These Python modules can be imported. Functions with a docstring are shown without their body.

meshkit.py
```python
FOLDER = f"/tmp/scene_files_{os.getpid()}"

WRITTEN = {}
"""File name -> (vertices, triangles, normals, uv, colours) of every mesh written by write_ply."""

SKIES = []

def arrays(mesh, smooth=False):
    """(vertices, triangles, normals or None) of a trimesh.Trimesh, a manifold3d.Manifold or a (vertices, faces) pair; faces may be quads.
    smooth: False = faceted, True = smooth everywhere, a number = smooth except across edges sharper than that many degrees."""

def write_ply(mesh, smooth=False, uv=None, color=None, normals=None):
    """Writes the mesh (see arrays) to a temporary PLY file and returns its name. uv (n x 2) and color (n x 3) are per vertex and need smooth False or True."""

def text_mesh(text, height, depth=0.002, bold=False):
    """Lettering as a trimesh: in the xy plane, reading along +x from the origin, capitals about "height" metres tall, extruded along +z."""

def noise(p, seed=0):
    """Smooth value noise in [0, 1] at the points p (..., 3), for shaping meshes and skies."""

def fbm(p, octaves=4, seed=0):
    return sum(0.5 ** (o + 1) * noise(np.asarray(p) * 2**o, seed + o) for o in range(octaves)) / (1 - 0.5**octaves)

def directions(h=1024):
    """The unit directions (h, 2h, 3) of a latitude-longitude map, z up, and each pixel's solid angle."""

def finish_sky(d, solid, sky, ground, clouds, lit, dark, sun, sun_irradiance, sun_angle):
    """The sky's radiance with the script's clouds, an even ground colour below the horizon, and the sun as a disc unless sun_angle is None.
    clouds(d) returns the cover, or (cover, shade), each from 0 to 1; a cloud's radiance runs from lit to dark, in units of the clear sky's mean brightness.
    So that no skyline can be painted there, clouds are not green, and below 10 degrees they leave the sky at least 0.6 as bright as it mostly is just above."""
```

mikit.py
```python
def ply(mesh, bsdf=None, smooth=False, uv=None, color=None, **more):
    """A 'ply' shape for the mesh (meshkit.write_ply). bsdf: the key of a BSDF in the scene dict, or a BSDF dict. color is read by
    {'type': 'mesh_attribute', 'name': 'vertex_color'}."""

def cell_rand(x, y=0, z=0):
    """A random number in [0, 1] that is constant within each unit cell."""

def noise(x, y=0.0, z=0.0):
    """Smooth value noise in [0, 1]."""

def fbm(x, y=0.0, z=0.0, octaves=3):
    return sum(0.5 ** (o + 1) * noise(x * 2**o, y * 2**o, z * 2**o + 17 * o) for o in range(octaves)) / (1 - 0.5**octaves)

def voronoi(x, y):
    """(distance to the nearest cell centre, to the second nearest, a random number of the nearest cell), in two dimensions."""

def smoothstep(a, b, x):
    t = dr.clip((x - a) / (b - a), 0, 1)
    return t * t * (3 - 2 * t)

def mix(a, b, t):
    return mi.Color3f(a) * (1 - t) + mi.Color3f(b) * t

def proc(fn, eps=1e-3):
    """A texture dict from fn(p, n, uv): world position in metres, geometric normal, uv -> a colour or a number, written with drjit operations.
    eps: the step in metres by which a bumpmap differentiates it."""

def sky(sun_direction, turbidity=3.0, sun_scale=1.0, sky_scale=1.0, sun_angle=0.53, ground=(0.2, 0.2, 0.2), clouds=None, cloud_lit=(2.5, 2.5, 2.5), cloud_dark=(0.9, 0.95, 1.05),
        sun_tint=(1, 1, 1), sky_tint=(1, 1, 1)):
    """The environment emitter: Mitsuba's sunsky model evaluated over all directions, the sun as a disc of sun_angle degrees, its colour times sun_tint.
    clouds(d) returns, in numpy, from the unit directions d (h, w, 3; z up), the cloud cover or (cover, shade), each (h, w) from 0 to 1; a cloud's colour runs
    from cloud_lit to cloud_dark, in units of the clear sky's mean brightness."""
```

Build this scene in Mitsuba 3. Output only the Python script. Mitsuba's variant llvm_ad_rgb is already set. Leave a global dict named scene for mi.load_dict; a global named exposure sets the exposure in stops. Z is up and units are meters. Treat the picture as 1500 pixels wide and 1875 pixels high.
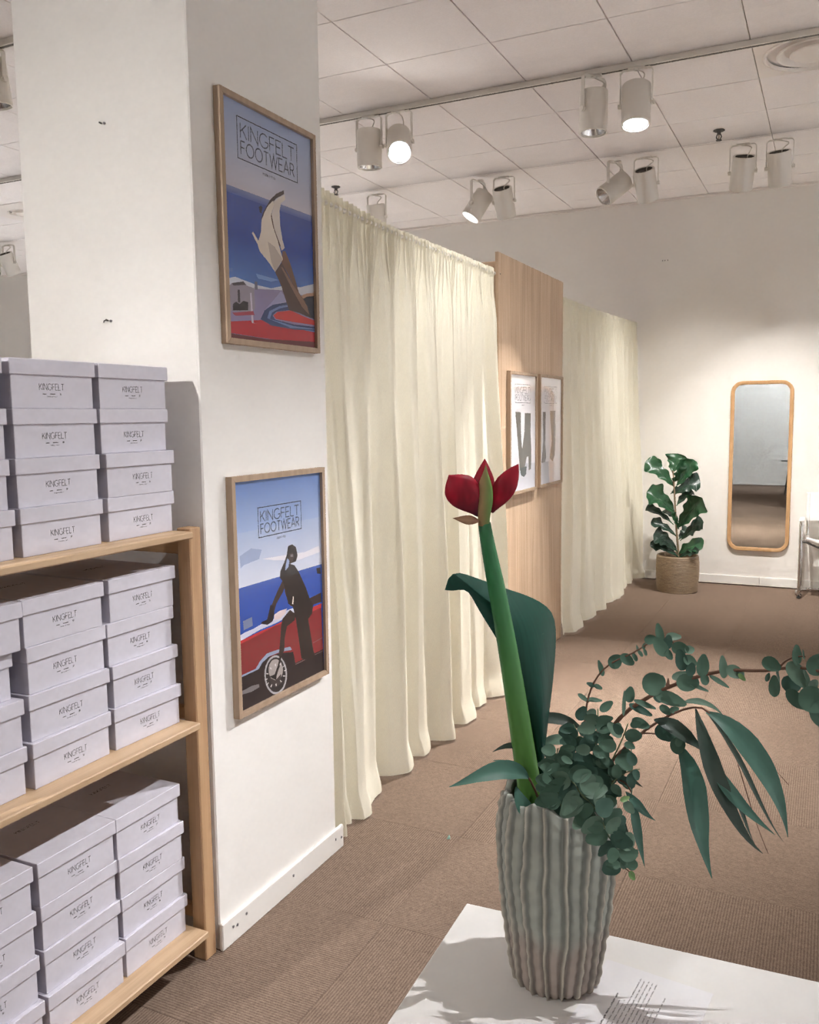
import math, random
import numpy as np, trimesh
import mitsuba as mi, drjit as dr
import mikit, meshkit
from shapely.geometry import Polygon, LineString, Point, box as sbox
from shapely.ops import unary_union
from scipy.interpolate import PchipInterpolator, CubicSpline

random.seed(7); rng = np.random.RandomState(7)
scene, labels = {}, {}
T = mi.ScalarTransform4f
PI = math.pi

# ------------------------------------------------------------------ camera
CAM = np.array([0., 0., 1.54]); FOCAL = 1597.2          # pixels of a 1500 x 1875 frame
yaw, pitch, roll = .452296, .109143, -.011960
_f = np.array([-math.sin(yaw) * math.cos(pitch), math.cos(yaw) * math.cos(pitch), -math.sin(pitch)])
_r0 = np.array([math.cos(yaw), math.sin(yaw), 0]); _u0 = np.cross(_r0, _f)
_r = math.cos(roll) * _r0 + math.sin(roll) * _u0
_u = -math.sin(roll) * _r0 + math.cos(roll) * _u0
scene['camera'] = {'type': 'perspective', 'fov': math.degrees(2 * math.atan(750 / FOCAL)), 'fov_axis': 'x', 'near_clip': .05, 'far_clip': 60,
                   'to_world': T().look_at(origin=CAM.tolist(), target=(CAM + _f).tolist(), up=_u.tolist())}
exposure = -0.10

# ------------------------------------------------------------------ room measures (metres)
ZC = 3.446            # ceiling
YB = 8.26             # back wall
XL, XR, YF = -11.5, 4.6, -3.4
TRACKS = [(1.45, 1.49), (3.26, 3.30), (5.02, 5.06), (6.74, 6.785)]   # lighting tracks run along x

# ------------------------------------------------------------------ lights: the track spots (most hang outside the frame)
WARM = np.array([1.0, .965, .925]); NEUT = np.array([1.0, .985, .995]); COOL = np.array([.935, .98, 1.065])
def spot(pos, target, power, cone, beam=None, col=WARM):
    key = 'spot_light_%03d' % len([k for k in scene if k.startswith('spot_light')])
    scene[key] = {'type': 'spot', 'intensity': {'type': 'rgb', 'value': (power * col).tolist()}, 'cutoff_angle': float(cone),
                  'beam_width': float(beam if beam is not None else cone * .55),
                  'to_world': T().look_at(origin=list(map(float, pos)), target=list(map(float, target)), up=[.1, .3, .9])}
#     position               aims at               cd   cone beam   (lamps in view carry their own light, see lamp())
spot((0.38, 5.04, 3.12), (-1.52, 2.30, 0.50),      62, 17, 3, NEUT)               # foot of the pillar side
spot((0.40, 1.47, 3.12), (-1.38, 1.62, 0.10),      23, 32, 6, NEUT)               # shelves and table
spot((-2.20, -1.9, 3.12), (-1.80, 1.90, 1.15),     52, 28, 8, WARM)               # front face of the pillar
spot((-0.35, 3.28, 3.12), (-1.66, 4.4, 1.0),        7, 34, 22)                     # plywood panel
spot((0.25, 6.76, 3.12), (-1.60, 7.1, 0.9),         9, 30, 10)                    # far curtain
spot((-0.9, -1.5, 3.12), (-.9, -3.4, 1.1),         26, 50, 26, COOL)              # wall behind the viewer
for y in (-2.0, 0., 2.0, 4.0, 5.8, 7.2):                                              # the bright pale-tiled aisle on the right
    spot((3.3, y, 3.30), (3.5, y, 0), 30, 40, 28, COOL)
for x, y in ((-5.2, 4.4), (-6.0, 6.6), (-5.2, 5.6)):                              # and the one beyond the pillar on the left
    spot((x, y, 3.30), (x, y, 0), 20, 72, 45, COOL)
# ------------------------------------------------------------------ helpers
def rgb(c): return {'type': 'rgb', 'value': [float(x) for x in c]}
def s2l(*c):                                             # sRGB 0..255 -> linear
    c = np.array(c, float) / 255
    return np.where(c <= .04045, c / 12.92, ((c + .055) / 1.055) ** 2.4)
def num(key):
    if key not in scene and key not in labels: return key
    k = 1
    while '%s_%03d' % (key, k) in scene or '%s_%03d' % (key, k) in labels: k += 1
    return '%s_%03d' % (key, k)
def thing(name, label, cat, group=None):
    key = num(name); labels[key] = {'label': label, 'category': cat}
    if group: labels[key]['group'] = group
    return key
def part(parent, name, shape, label=None):
    """one part; shape is a ply dict"""
    key = num(parent + '__' + name); scene[key] = dict(shape)
    if label: labels[key] = {'label': label}
    return key
def solo(name, shape, label, cat, group=None):
    key = thing(name, label, cat, group); scene[key] = dict(shape); return key
def struct(name, shape, label=None):
    scene[name] = dict(shape); labels[name] = {'kind': 'structure'}
    if label: labels[name]['label'] = label
    return name
def ply(mesh, mat, smooth=False, **k): return mikit.ply(mesh, mat, smooth, **k)
def moved(shape, *m):
    t = m[0]
    for x in m[1:]: t = t @ x
    return {**shape, 'to_world': t}
cat = trimesh.util.concatenate
def bx(x0, x1, y0, y1, z0, z1, ch=0):
    """box, with chamfered edges if ch"""
    e = np.array([x1 - x0, y1 - y0, z1 - z0]); c = np.array([x0 + x1, y0 + y1, z0 + z1]) / 2
    if not ch:
        m = trimesh.creation.box(e)
    else:
        p = []
        for a in range(3):
            h = e / 2 - ch; h[a] = e[a] / 2
            p += [[sx * h[0], sy * h[1], sz * h[2]] for sx in (-1, 1) for sy in (-1, 1) for sz in (-1, 1)]
        m = trimesh.Trimesh(np.array(p)).convex_hull
    m.apply_translation(c); return m
def tube(pts, r, n=10, cap=True):
    p = np.asarray(pts, float); r = np.broadcast_to(np.asarray(r, float), (len(p),))
    t = np.gradient(p, axis=0); t /= np.linalg.norm(t, axis=1, keepdims=True) + 1e-12
    a = np.cross(t[0], [0, 0, 1.]); 
    if np.linalg.norm(a) < .05: a = np.cross(t[0], [1., 0, 0])
    a /= np.linalg.norm(a); rows = []
    for i in range(len(p)):
        a = a - t[i] * (a @ t[i]); a /= np.linalg.norm(a); b = np.cross(t[i], a)
        an = np.arange(n) * 2 * PI / n
        rows.append(p[i] + r[i] * (np.cos(an)[:, None] * a + np.sin(an)[:, None] * b))
    v = np.vstack(rows); f = []
    for i in range(len(p) - 1):
        for j in range(n):
            k = (j + 1) % n
            f += [[i * n + j, i * n + k, (i + 1) * n + k], [i * n + j, (i + 1) * n + k, (i + 1) * n + j]]
    if cap:
        v = np.vstack([v, p[0], p[-1]]); c0, c1 = len(v) - 2, len(v) - 1; m = (len(p) - 1) * n
        for j in range(n):
            k = (j + 1) % n; f += [[c0, k, j], [c1, m + j, m + k]]
    return trimesh.Trimesh(v, np.array(f), process=False)
def spline(pts, n=24):
    p = np.asarray(pts, float)
    d = np.r_[0, np.cumsum(np.linalg.norm(np.diff(p, axis=0), axis=1))]
    return CubicSpline(d, p)(np.linspace(0, d[-1], n))
def lathe(prof, n=48):
    """profile rows (r, z)"""
    prof = np.asarray(prof, float); an = np.arange(n) * 2 * PI / n
    v = np.stack([prof[:, :1] * np.cos(an), prof[:, :1] * np.sin(an), np.repeat(prof[:, 1:], n, 1)], -1).reshape(-1, 3); f = []
    for i in range(len(prof) - 1):
        for j in range(n):
            k = (j + 1) % n
            f += [[i * n + j, i * n + k, (i + 1) * n + k], [i * n + j, (i + 1) * n + k, (i + 1) * n + j]]
    return trimesh.Trimesh(v, np.array(f), process=False)
def grid(v):
    """(a, b, 3) points -> mesh"""
    a, b = v.shape[:2]; i, j = np.meshgrid(np.arange(a - 1), np.arange(b - 1), indexing='ij')
    q = np.stack([i * b + j, (i + 1) * b + j, (i + 1) * b + j + 1, i * b + j + 1], -1).reshape(-1, 4)
    return trimesh.Trimesh(v.reshape(-1, 3), np.vstack([q[:, [0, 1, 2]], q[:, [0, 2, 3]]]), process=False)
def extr(poly, h):
    gs = getattr(poly, 'geoms', [poly])
    return cat([trimesh.creation.extrude_polygon(g, h, engine='earcut') for g in gs if g.area > 1e-10])
def frame4(m, *a):
    R, t = (a[0] if len(a) == 2 else a[:3]), a[-1]
    M = np.eye(4); M[:3, :3] = np.array(R, float).T; M[:3, 3] = t; m = m.copy(); m.apply_transform(M); return m
# a flat thing on the pillar side / panel (faces +x): local x -> +y, local y -> +z, local z -> +x
FACE_X = ([0, 1, 0], [0, 0, 1], [1, 0, 0])
def at(px, py, depth):
    """a point of the arrangement: along the frame's ray, depth metres in front of the lens"""
    return CAM + depth * (_f + _r * (px - 750) / FOCAL - _u * (py - 937.5) / FOCAL)

# ------------------------------------------------------------------ stroke lettering
def arc(cx, cy, rx, ry, a0, a1, n=12): return [(cx + rx * math.cos(math.radians(a)), cy + ry * math.sin(math.radians(a))) for a in np.linspace(a0, a1, n)]
GL = {'K': (.62, [[(0, 0), (0, 1)], [(.6, 1), (.02, .42)], [(.2, .6), (.62, 0)]]), 'I': (.02, [[(0, 0), (0, 1)]]),
      'N': (.72, [[(0, 0), (0, 1), (.72, 0), (.72, 1)]]), 'G': (.86, [arc(.46, .5, .46, .5, 48, 340, 18) + [(.88, .45), (.55, .45)]]),
      'F': (.5, [[(0, 0), (0, 1), (.52, 1)], [(0, .52), (.46, .52)]]), 'E': (.52, [[(.54, 0), (0, 0), (0, 1), (.54, 1)], [(0, .52), (.48, .52)]]),
      'L': (.48, [[(0, 1), (0, 0), (.5, 0)]]), 'T': (.62, [[(0, 1), (.64, 1)], [(.32, 1), (.32, 0)]]), 'O': (.96, [arc(.48, .5, .48, .5, 0, 360, 22)]),
      'W': (1.06, [[(0, 1), (.27, 0), (.53, 1), (.79, 0), (1.06, 1)]]), 'A': (.74, [[(0, 0), (.37, 1), (.74, 0)], [(.12, .33), (.62, .33)]]),
      'R': (.58, [[(0, 0), (0, 1), (.3, 1)] + arc(.3, .74, .26, .26, 90, -90, 8) + [(0, .48)], [(.25, .48), (.6, 0)]]),
      'M': (.8, [[(0, 0), (0, 1), (.4, .3), (.8, 1), (.8, 0)]]), 'D': (.66, [[(0, 0), (0, 1), (.2, 1)] + arc(.2, .5, .46, .5, 90, -90, 8) + [(0, 0)]]),
      'Y': (.62, [[(0, 1), (.31, .5), (.62, 1)], [(.31, .5), (.31, 0)]]), ' ': (.3, []),
      '3': (.5, [arc(.24, .75, .26, .25, 150, -90, 7), arc(.24, .26, .28, .26, 90, -150, 7)]), '6': (.5, [[(.42, 1), (.06, .4)], arc(.26, .28, .26, .28, 0, 360, 12)]),
      '7': (.5, [[(0, 1), (.5, 1), (.14, 0)]]), '8': (.5, [arc(.25, .76, .22, .24, 0, 360, 10), arc(.25, .27, .27, .27, 0, 360, 12)]), '9': (.5, [[(.1, 0), (.46, .6)], arc(.26, .72, .26, .28, 0, 360, 12)])}
GL.update({'a': (.54, [arc(.27, .33, .27, .33, 0, 360, 12), [(.54, .66), (.54, 0)]]), 'd': (.54, [arc(.27, .33, .27, .33, 0, 360, 12), [(.54, 1), (.54, 0)]]),
           'e': (.54, [[(.02, .36), (.54, .36)] + arc(.27, .33, .27, .33, 10, 320, 12)]), 'i': (.02, [[(0, 0), (0, .66)], [(0, .86), (0, .96)]]), 'l': (.02, [[(0, 0), (0, 1)]]),
           'n': (.46, [[(0, 0), (0, .66)], arc(.23, .43, .23, .23, 180, 0, 8) + [(.46, 0)]]), 'm': (.8, [[(0, 0), (0, .66)], arc(.2, .46, .2, .2, 180, 0, 7) + [(.4, 0)], arc(.6, .46, .2, .2, 180, 0, 7) + [(.8, 0)]]),
           't': (.32, [[(.15, .95), (.15, 0)], [(0, .66), (.32, .66)]]), 'y': (.5, [[(0, .66), (.26, .02)], [(.5, .66), (.13, -.28)]])})
def letters(s, gap=.2):
    """polylines and total width at cap height 1"""
    x, out = 0, []
    for ch in s:
        w, ls = GL[ch]
        out += [[(px + x, py) for px, py in l] for l in ls]; x += w + gap
    return out, x - gap
def text_poly(s, x0, y0, x1, y1, w, gap=.2):
    """lettering stretched into a rectangle, stroke width w"""
    ls, tot = letters(s, gap); sx, sy = (x1 - x0) / tot, (y1 - y0)
    return unary_union([LineString([(x0 + px * sx, y0 + py * sy) for px, py in l]).buffer(w / 2, quad_segs=2, join_style=2, cap_style=2) for l in ls])

# ------------------------------------------------------------------ materials
def two(d): return {'type': 'twosided', 'b': d}
def mat(key, d): scene[key] = d; return key
def diffuse(key, col): return mat(key, two({'type': 'diffuse', 'reflectance': rgb(col)}))
def rough(key, col, r=.5, spec=.5, **k):
    return mat(key, two({'type': 'principled', 'base_color': col if isinstance(col, dict) else rgb(col), 'roughness': r, 'specular': spec, **k}))
def tex(fn): return mikit.proc(fn)
M3 = lambda a: mi.Color3f(*[float(x) for x in a])

def wall_fn(p, n, uv):
    f = mikit.fbm(p.x * 1.7 + p.y * .6, p.y * 1.7, p.z * 1.5)
    g = mikit.noise(p.x * 55, p.y * 55, p.z * 55)
    return M3((.80, .775, .735)) * (.965 + .05 * f + .02 * g)
rough('mat_wall', tex(wall_fn), .75, .25)
def pil_fn(p, n, uv):
    f = mikit.fbm(p.x * 2.1 + 4, p.y * 2.1, p.z * 1.9)
    g = mikit.noise(p.x * 70, p.y * 70, p.z * 70)
    return M3((.80, .785, .755)) * (.965 + .05 * f + .025 * g)
mat('mat_pillar', two({'type': 'bumpmap', 'tex': tex(lambda p, n, uv: mikit.noise(p.x * 170, p.y * 170, p.z * 170)), 'scale': .0005,
                       'b': {'type': 'principled', 'base_color': tex(pil_fn), 'roughness': .7, 'specular': .3}}))
rough('mat_trim', (.80, .785, .75), .45, .4)
def ceil_fn(p, n, uv):
    g = mikit.noise(p.x * 160, p.y * 160, 3.); c = mikit.cell_rand(dr.floor(p.x / .602), dr.floor(p.y / .5836), 5)
    base = M3((.80, .76, .745)) * (.97 + .05 * g) * (.975 + .035 * c)
    dust = mi.Float(0)
    for ya in (5.02, 6.74):                              # grey dust that has settled on the tiles along the tracks
        d = ya - p.y
        e = mikit.fbm(p.x * 5, p.y * 9, 1.5) * .16 + .02
        dust = dust + dr.select(d > 0, dr.exp(-d / dr.maximum(e, .02)), 0)
    return base * (1 - .30 * dr.minimum(dust, 1))
rough('mat_ceiling_tile', tex(ceil_fn), .9, .1)
rough('mat_grid', (.80, .75, .71), .5, .3); rough('mat_grid_bar', (.42, .38, .35), .6, .3)
rough('mat_white_metal', (.70, .67, .62), .42, .5)
rough('mat_dark', (.05, .047, .043), .6, .4)
rough('mat_dark_inside', (.10, .09, .08), .7, .3)
rough('mat_brass', (.25, .2, .14), .4, .5, metallic=.6)
def carpet(along_y, seed):
    def fn(p, n, uv):
        a, b = (p.x, p.y) if along_y else (p.y, p.x)
        rib = .5 + .5 * dr.cos(a * (2 * PI / .0085))
        yarn = mikit.noise(a * 117.6, b * 90, seed + .5)
        fleck = mikit.noise(a * 420, b * 300, seed + 2.)
        big = mikit.fbm(p.x * .9, p.y * .9, 4.)
        col = mikit.mix((.104, .073, .055), (.285, .211, .163), .25 + .40 * rib + .35 * (yarn - .5) + .35 * (fleck - .5))
        return col * (.93 + .14 * big)
    return fn
for k, (al, sd) in enumerate(((True, 1.), (False, 5.))):
    mat('mat_carpet_%d' % k, two({'type': 'diffuse', 'reflectance': tex(carpet(al, sd))}))
def wood_fn(base, dark, axis, sc=1., seed=0.):
    """grain that runs along one axis"""
    def fn(p, n, uv):
        q = [p.x, p.y, p.z]; l = q[axis]; a, b = [q[k] for k in range(3) if k != axis]
        wob = mikit.fbm(l * 1.6 * sc, a * 4 * sc + seed, b * 4 * sc) * .10
        ring = dr.sin((a + b * .7 + wob * .8 + seed) * 150 * sc + mikit.noise(l * 2, a * 20, b * 20) * 4)
        fine = mikit.noise(a * 420 * sc, b * 420 * sc, l * 9 * sc)
        blot = mikit.fbm(l * 2.2 * sc + seed, a * 7 * sc, b * 7 * sc)
        kn = mikit.noise(l * 3.1 * sc + seed * 3, a * 11, b * 11)
        t = .30 + .14 * ring + .32 * (fine - .5) + .5 * (blot - .5) + .55 * mikit.smoothstep(.86, .97, kn)
        return mikit.mix(base, dark, dr.clip(t, 0, 1))
    return fn
rough('mat_pine_y', tex(wood_fn((.55, .40, .255), (.36, .225, .12), 1)), .5, .4)
rough('mat_pine_z', tex(wood_fn((.50, .325, .185), (.31, .17, .085), 2, seed=3.)), .5, .4)
rough('mat_pine_x', tex(wood_fn((.60, .40, .22), (.38, .2, .1), 0, seed=5.)), .5, .4)
def plywood(p, n, uv):
    wob = mikit.fbm(p.z * .9, p.y * 3, 1.) * .12
    g = mikit.noise((p.y + wob) * 60, p.z * 1.6, 2.); fine = mikit.noise(p.y * 330, p.z * 12, 5.); b = mikit.fbm(p.y * 2.5, p.z * 1.3, 8.)
    return mikit.mix((.61, .455, .325), (.43, .295, .19), dr.clip(.35 + .55 * (g - .5) + .35 * (fine - .5) + .7 * (b - .5), 0, 1))
rough('mat_plywood', tex(plywood), .55, .35)
rough('mat_oak_frame', tex(wood_fn((.39, .285, .20), (.26, .175, .115), 2, 1.4, 9.)), .5, .4)
rough('mat_oak_mirror', tex(wood_fn((.55, .33, .165), (.42, .23, .10), 2, 1.2, 12.)), .45, .4)
def card_fn(p, n, uv): return M3((.60, .588, .655)) * (.97 + .05 * mikit.noise(p.x * 90, p.y * 90, p.z * 90))
rough('mat_card', tex(card_fn), .6, .3)
rough('mat_ink', (.035, .03, .04), .6, .3)
rough('mat_ink_grey', (.16, .15, .16), .6, .3)
rough('mat_curtain_rod', (.75, .73, .68), .4, .5)
def cloth(p, n, uv):
    w = mikit.noise(p.y * 500, p.x * 500, p.z * 160)
    return M3((.82, .785, .655)) * (.95 + .07 * w)
mat('mat_curtain', {'type': 'principledthin', 'base_color': tex(cloth), 'roughness': .8, 'diff_trans': .38, 'spec_trans': 0., 'eta': 1.3, 'sheen': .3})
mat('mat_print', two({'type': 'principled', 'base_color': {'type': 'mesh_attribute', 'name': 'vertex_color'}, 'roughness': .5, 'specular': .3}))
def pane(key, w): mat(key, {'type': 'mask', 'opacity': float(w), 'b': two({'type': 'conductor', 'material': 'none', 'specular_reflectance': rgb((.96, .97, .98))})})
pane('mat_glass', .09); pane('mat_glass_far', .28)
mat('mat_mirror', two({'type': 'conductor', 'material': 'none', 'specular_reflectance': rgb((.80, .84, .83))}))
mat('mat_chrome', two({'type': 'roughconductor', 'material': 'none', 'specular_reflectance': rgb((.72, .71, .70)), 'alpha': .08}))
rough('mat_leather', (.82, .81, .79), .45, .5)
rough('mat_rubber', (.03, .03, .03), .5, .4)
rough('mat_table', tex(lambda p, n, uv: M3((.78, .775, .755)) * (.98 + .03 * mikit.noise(p.x * 30, p.y * 30, p.z * 30))), .4, .4)
rough('mat_paper', (.80, .80, .82), .7, .2)
rough('mat_stone', (.72, .715, .70), .4, .4)

# ================================================================== the setting
struct('floor', ply(bx(-4.2, 1.7, YF, YB, -.12, -.007), 'mat_carpet_0'), 'brown ribbed carpet tile floor')
part('floor', 'aisle', ply(bx(1.7, XR, YF, YB, -.12, -.002), 'mat_stone'), 'pale stone aisle')
part('floor', 'aisle', ply(bx(XL, -4.2, YF, YB, -.12, -.002), 'mat_stone'), 'pale stone aisle')
CT = .605; cx0, cy0 = -1.18, 2.222                       # carpet tiles, laid quarter-turned
tile = bx(0, CT - .0006, 0, CT - .0006, -.007, 0, .0006)
tp = [ply(tile, 'mat_carpet_%d' % k) for k in (0, 1)]
for i in range(-4, 4):
    for j in range(-3, 10):
        x, y = cx0 + i * CT, cy0 + j * CT
        if y + CT > YB: continue
        part('floor', 'carpet_tile', moved(tp[(i + j + 1) % 2], T().translate([x, y, 0])))
struct('wall_back', ply(bx(XL, XR, YB, YB + .15, 0, ZC), 'mat_wall'), 'off-white back wall with the mirror')
struct('wall_left', ply(bx(XL - .15, XL, YF, YB, 0, ZC), 'mat_wall'))
struct('wall_right', ply(bx(XR, XR + .15, YF, YB, 0, ZC), 'mat_wall'))
struct('wall_front', ply(bx(XL, XR, YF - .15, YF, 0, ZC), 'mat_wall'))
struct('ceiling', ply(bx(XL, XR, YF, YB, ZC + .012, ZC + .15), 'mat_ceiling_tile'), 'suspended ceiling of square off-white tiles')
# ceiling tiles on a thin grid
gx = [-.461 + .602 * k for k in range(-16, 5)]
gy = [5.03 + .5836 * k for k in range(-5, 6)] + [YB]
gy = [5.03 - .5836 * 5, 5.03 - .5836 * 4, 5.03 - .5836 * 3, 5.03 - .5836 * 2, 4.443, 5.03, 5.617, 6.197, 6.765, 7.366, 7.94, YB]
tcache = {}
for j in range(len(gy) - 1):
    w = round(gy[j + 1] - gy[j], 3)
    if w not in tcache: tcache[w] = ply(bx(.0025, .602 - .0025, .0025, w - .0025, 0, .012, .0018), 'mat_ceiling_tile')
    for i in range(len(gx) - 1):
        if any(gx[i] < u < gx[i + 1] and gy[j] < v < gy[j + 1] for u, v in ((-.16, 5.32), (-6.78, 5.9))): continue   # the air vents sit here
        part('ceiling', 'ceiling_tile', moved(tcache[w], T().translate([gx[i], gy[j], ZC - .001 + .0015 * rng.rand()])))
for x in gx: part('ceiling', 'grid_bar', ply(bx(x - .0045, x + .0045, gy[0], YB, ZC + .0095, ZC + .0125), 'mat_grid_bar'))
for y in gy[:-1]: part('ceiling', 'grid_bar', ply(bx(gx[0], gx[-1], y - .0045, y + .0045, ZC + .0095, ZC + .0125), 'mat_grid_bar'))
struct('trim_1', ply(bx(XL, XR, YB - .022, YB, ZC - .022, ZC - .002, .002), 'mat_grid'), 'thin edge strip where the ceiling meets the back wall')
# baseboards: lengths butted end to end
struct('baseboard_back', ply(bx(-1.72, -.55, YB - .014, YB, 0, .078, .003), 'mat_trim'), 'low white baseboard of the back wall')
part('baseboard_back', 'board', ply(bx(-.548, 2.0, YB - .014, YB, 0, .078, .003), 'mat_trim'))
struct('baseboard_front', ply(bx(XL, XR, YF, YF + .014, 0, .09, .003), 'mat_trim'))
# the pillar
PX0, PX1, PY0, PY1 = -2.185, -1.552, 1.9, 2.56
struct('pillar', ply(bx(PX0, PX1, PY0, PY1, 0, ZC - .002, .004), 'mat_pillar'), 'square white pillar carrying two framed posters')
struct('baseboard_pillar', ply(bx(PX1, PX1 + .013, PY0 - .004, PY1 + .032, 0, .083, .003), 'mat_trim'), 'nailed white baseboard along the pillar')
for y, z in ((1.945, .052), (1.965, .047), (2.01, .058), (2.265, .05), (2.535, .05), (2.575, .04)):
    part('baseboard_pillar', 'nail_head', ply(frame4(trimesh.creation.cylinder(.0042, .003, sections=10), *FACE_X, [PX1 + .0135, y, z]), 'mat_ink_grey'))
# anchors left in the pillar front, a mark on the back wall
for (x, z), lab in (((-1.858, 2.357), 'small broken screw anchor high on the front of the pillar'), ((-1.869, 1.821), 'small bent screw hook low on the pillar front above the boxes')):
    k = thing('screw_anchor', lab, 'screw')
    m = tube([[x, PY0, z], [x, PY0 - .008, z + .001]], .0024, 8)
    part(k, 'shaft', ply(m, 'mat_dark'))
    part(k, 'plug', ply(tube([[x + .012, PY0 + .002, z - .002], [x + .012, PY0 - .004, z - .002]], .0036, 8), 'mat_ink_grey'))
    if z < 2: part(k, 'hook', ply(tube([[x, PY0 - .008, z], [x - .006, PY0 - .009, z - .001], [x - .008, PY0 - .009, z - .006]], .0018, 8), 'mat_dark'))
k = thing('wall_plug', 'row of tiny screw holes high on the back wall', 'screw hole')
for dx in (-.02, .0, .025): part(k, 'hole', ply(tube([[-1.425 + dx, YB + .002, 2.908], [-1.425 + dx, YB - .003, 2.908]], .005, 8), 'mat_dark_inside'))

# ================================================================== lighting tracks and lamps
tl = {1: 'white lighting track across the ceiling nearer the camera', 2: 'white lighting track across the ceiling nearer the back wall', 0: 'white lighting track over the shelf, at the left edge', 3: 'white lighting track overhead'}
for n in (0, 1, 2):
    y0, y1 = TRACKS[n]
    k = thing('lighting_track', tl[n], 'lighting track', 'lighting tracks along the ceiling')
    part(k, 'rail', ply(bx(XL + .02, XR - .02, y0, y1, ZC - .032, ZC - .0015, .002), 'mat_white_metal'))
    part(k, 'slot', ply(bx(XL + .03, XR - .03, (y0 + y1) / 2 - .009, (y0 + y1) / 2 + .009, ZC - .0327, ZC - .0305), 'mat_dark_inside'))
def rot_to(d):
    """rotation that takes -z to d"""
    d = np.asarray(d, float); d /= np.linalg.norm(d); z = -d
    x = np.cross([0, 1, 0], z) if abs(z[1]) < .95 else np.array([1., 0, 0])
    x /= np.linalg.norm(x); return np.stack([x, np.cross(z, x), z])
can_out = [(.062, .105), (.074, .108), (.078, .104), (.078, -.116), (.0755, -.119), (.071, -.119), (.070, -.105), (.070, -.1)]
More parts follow.
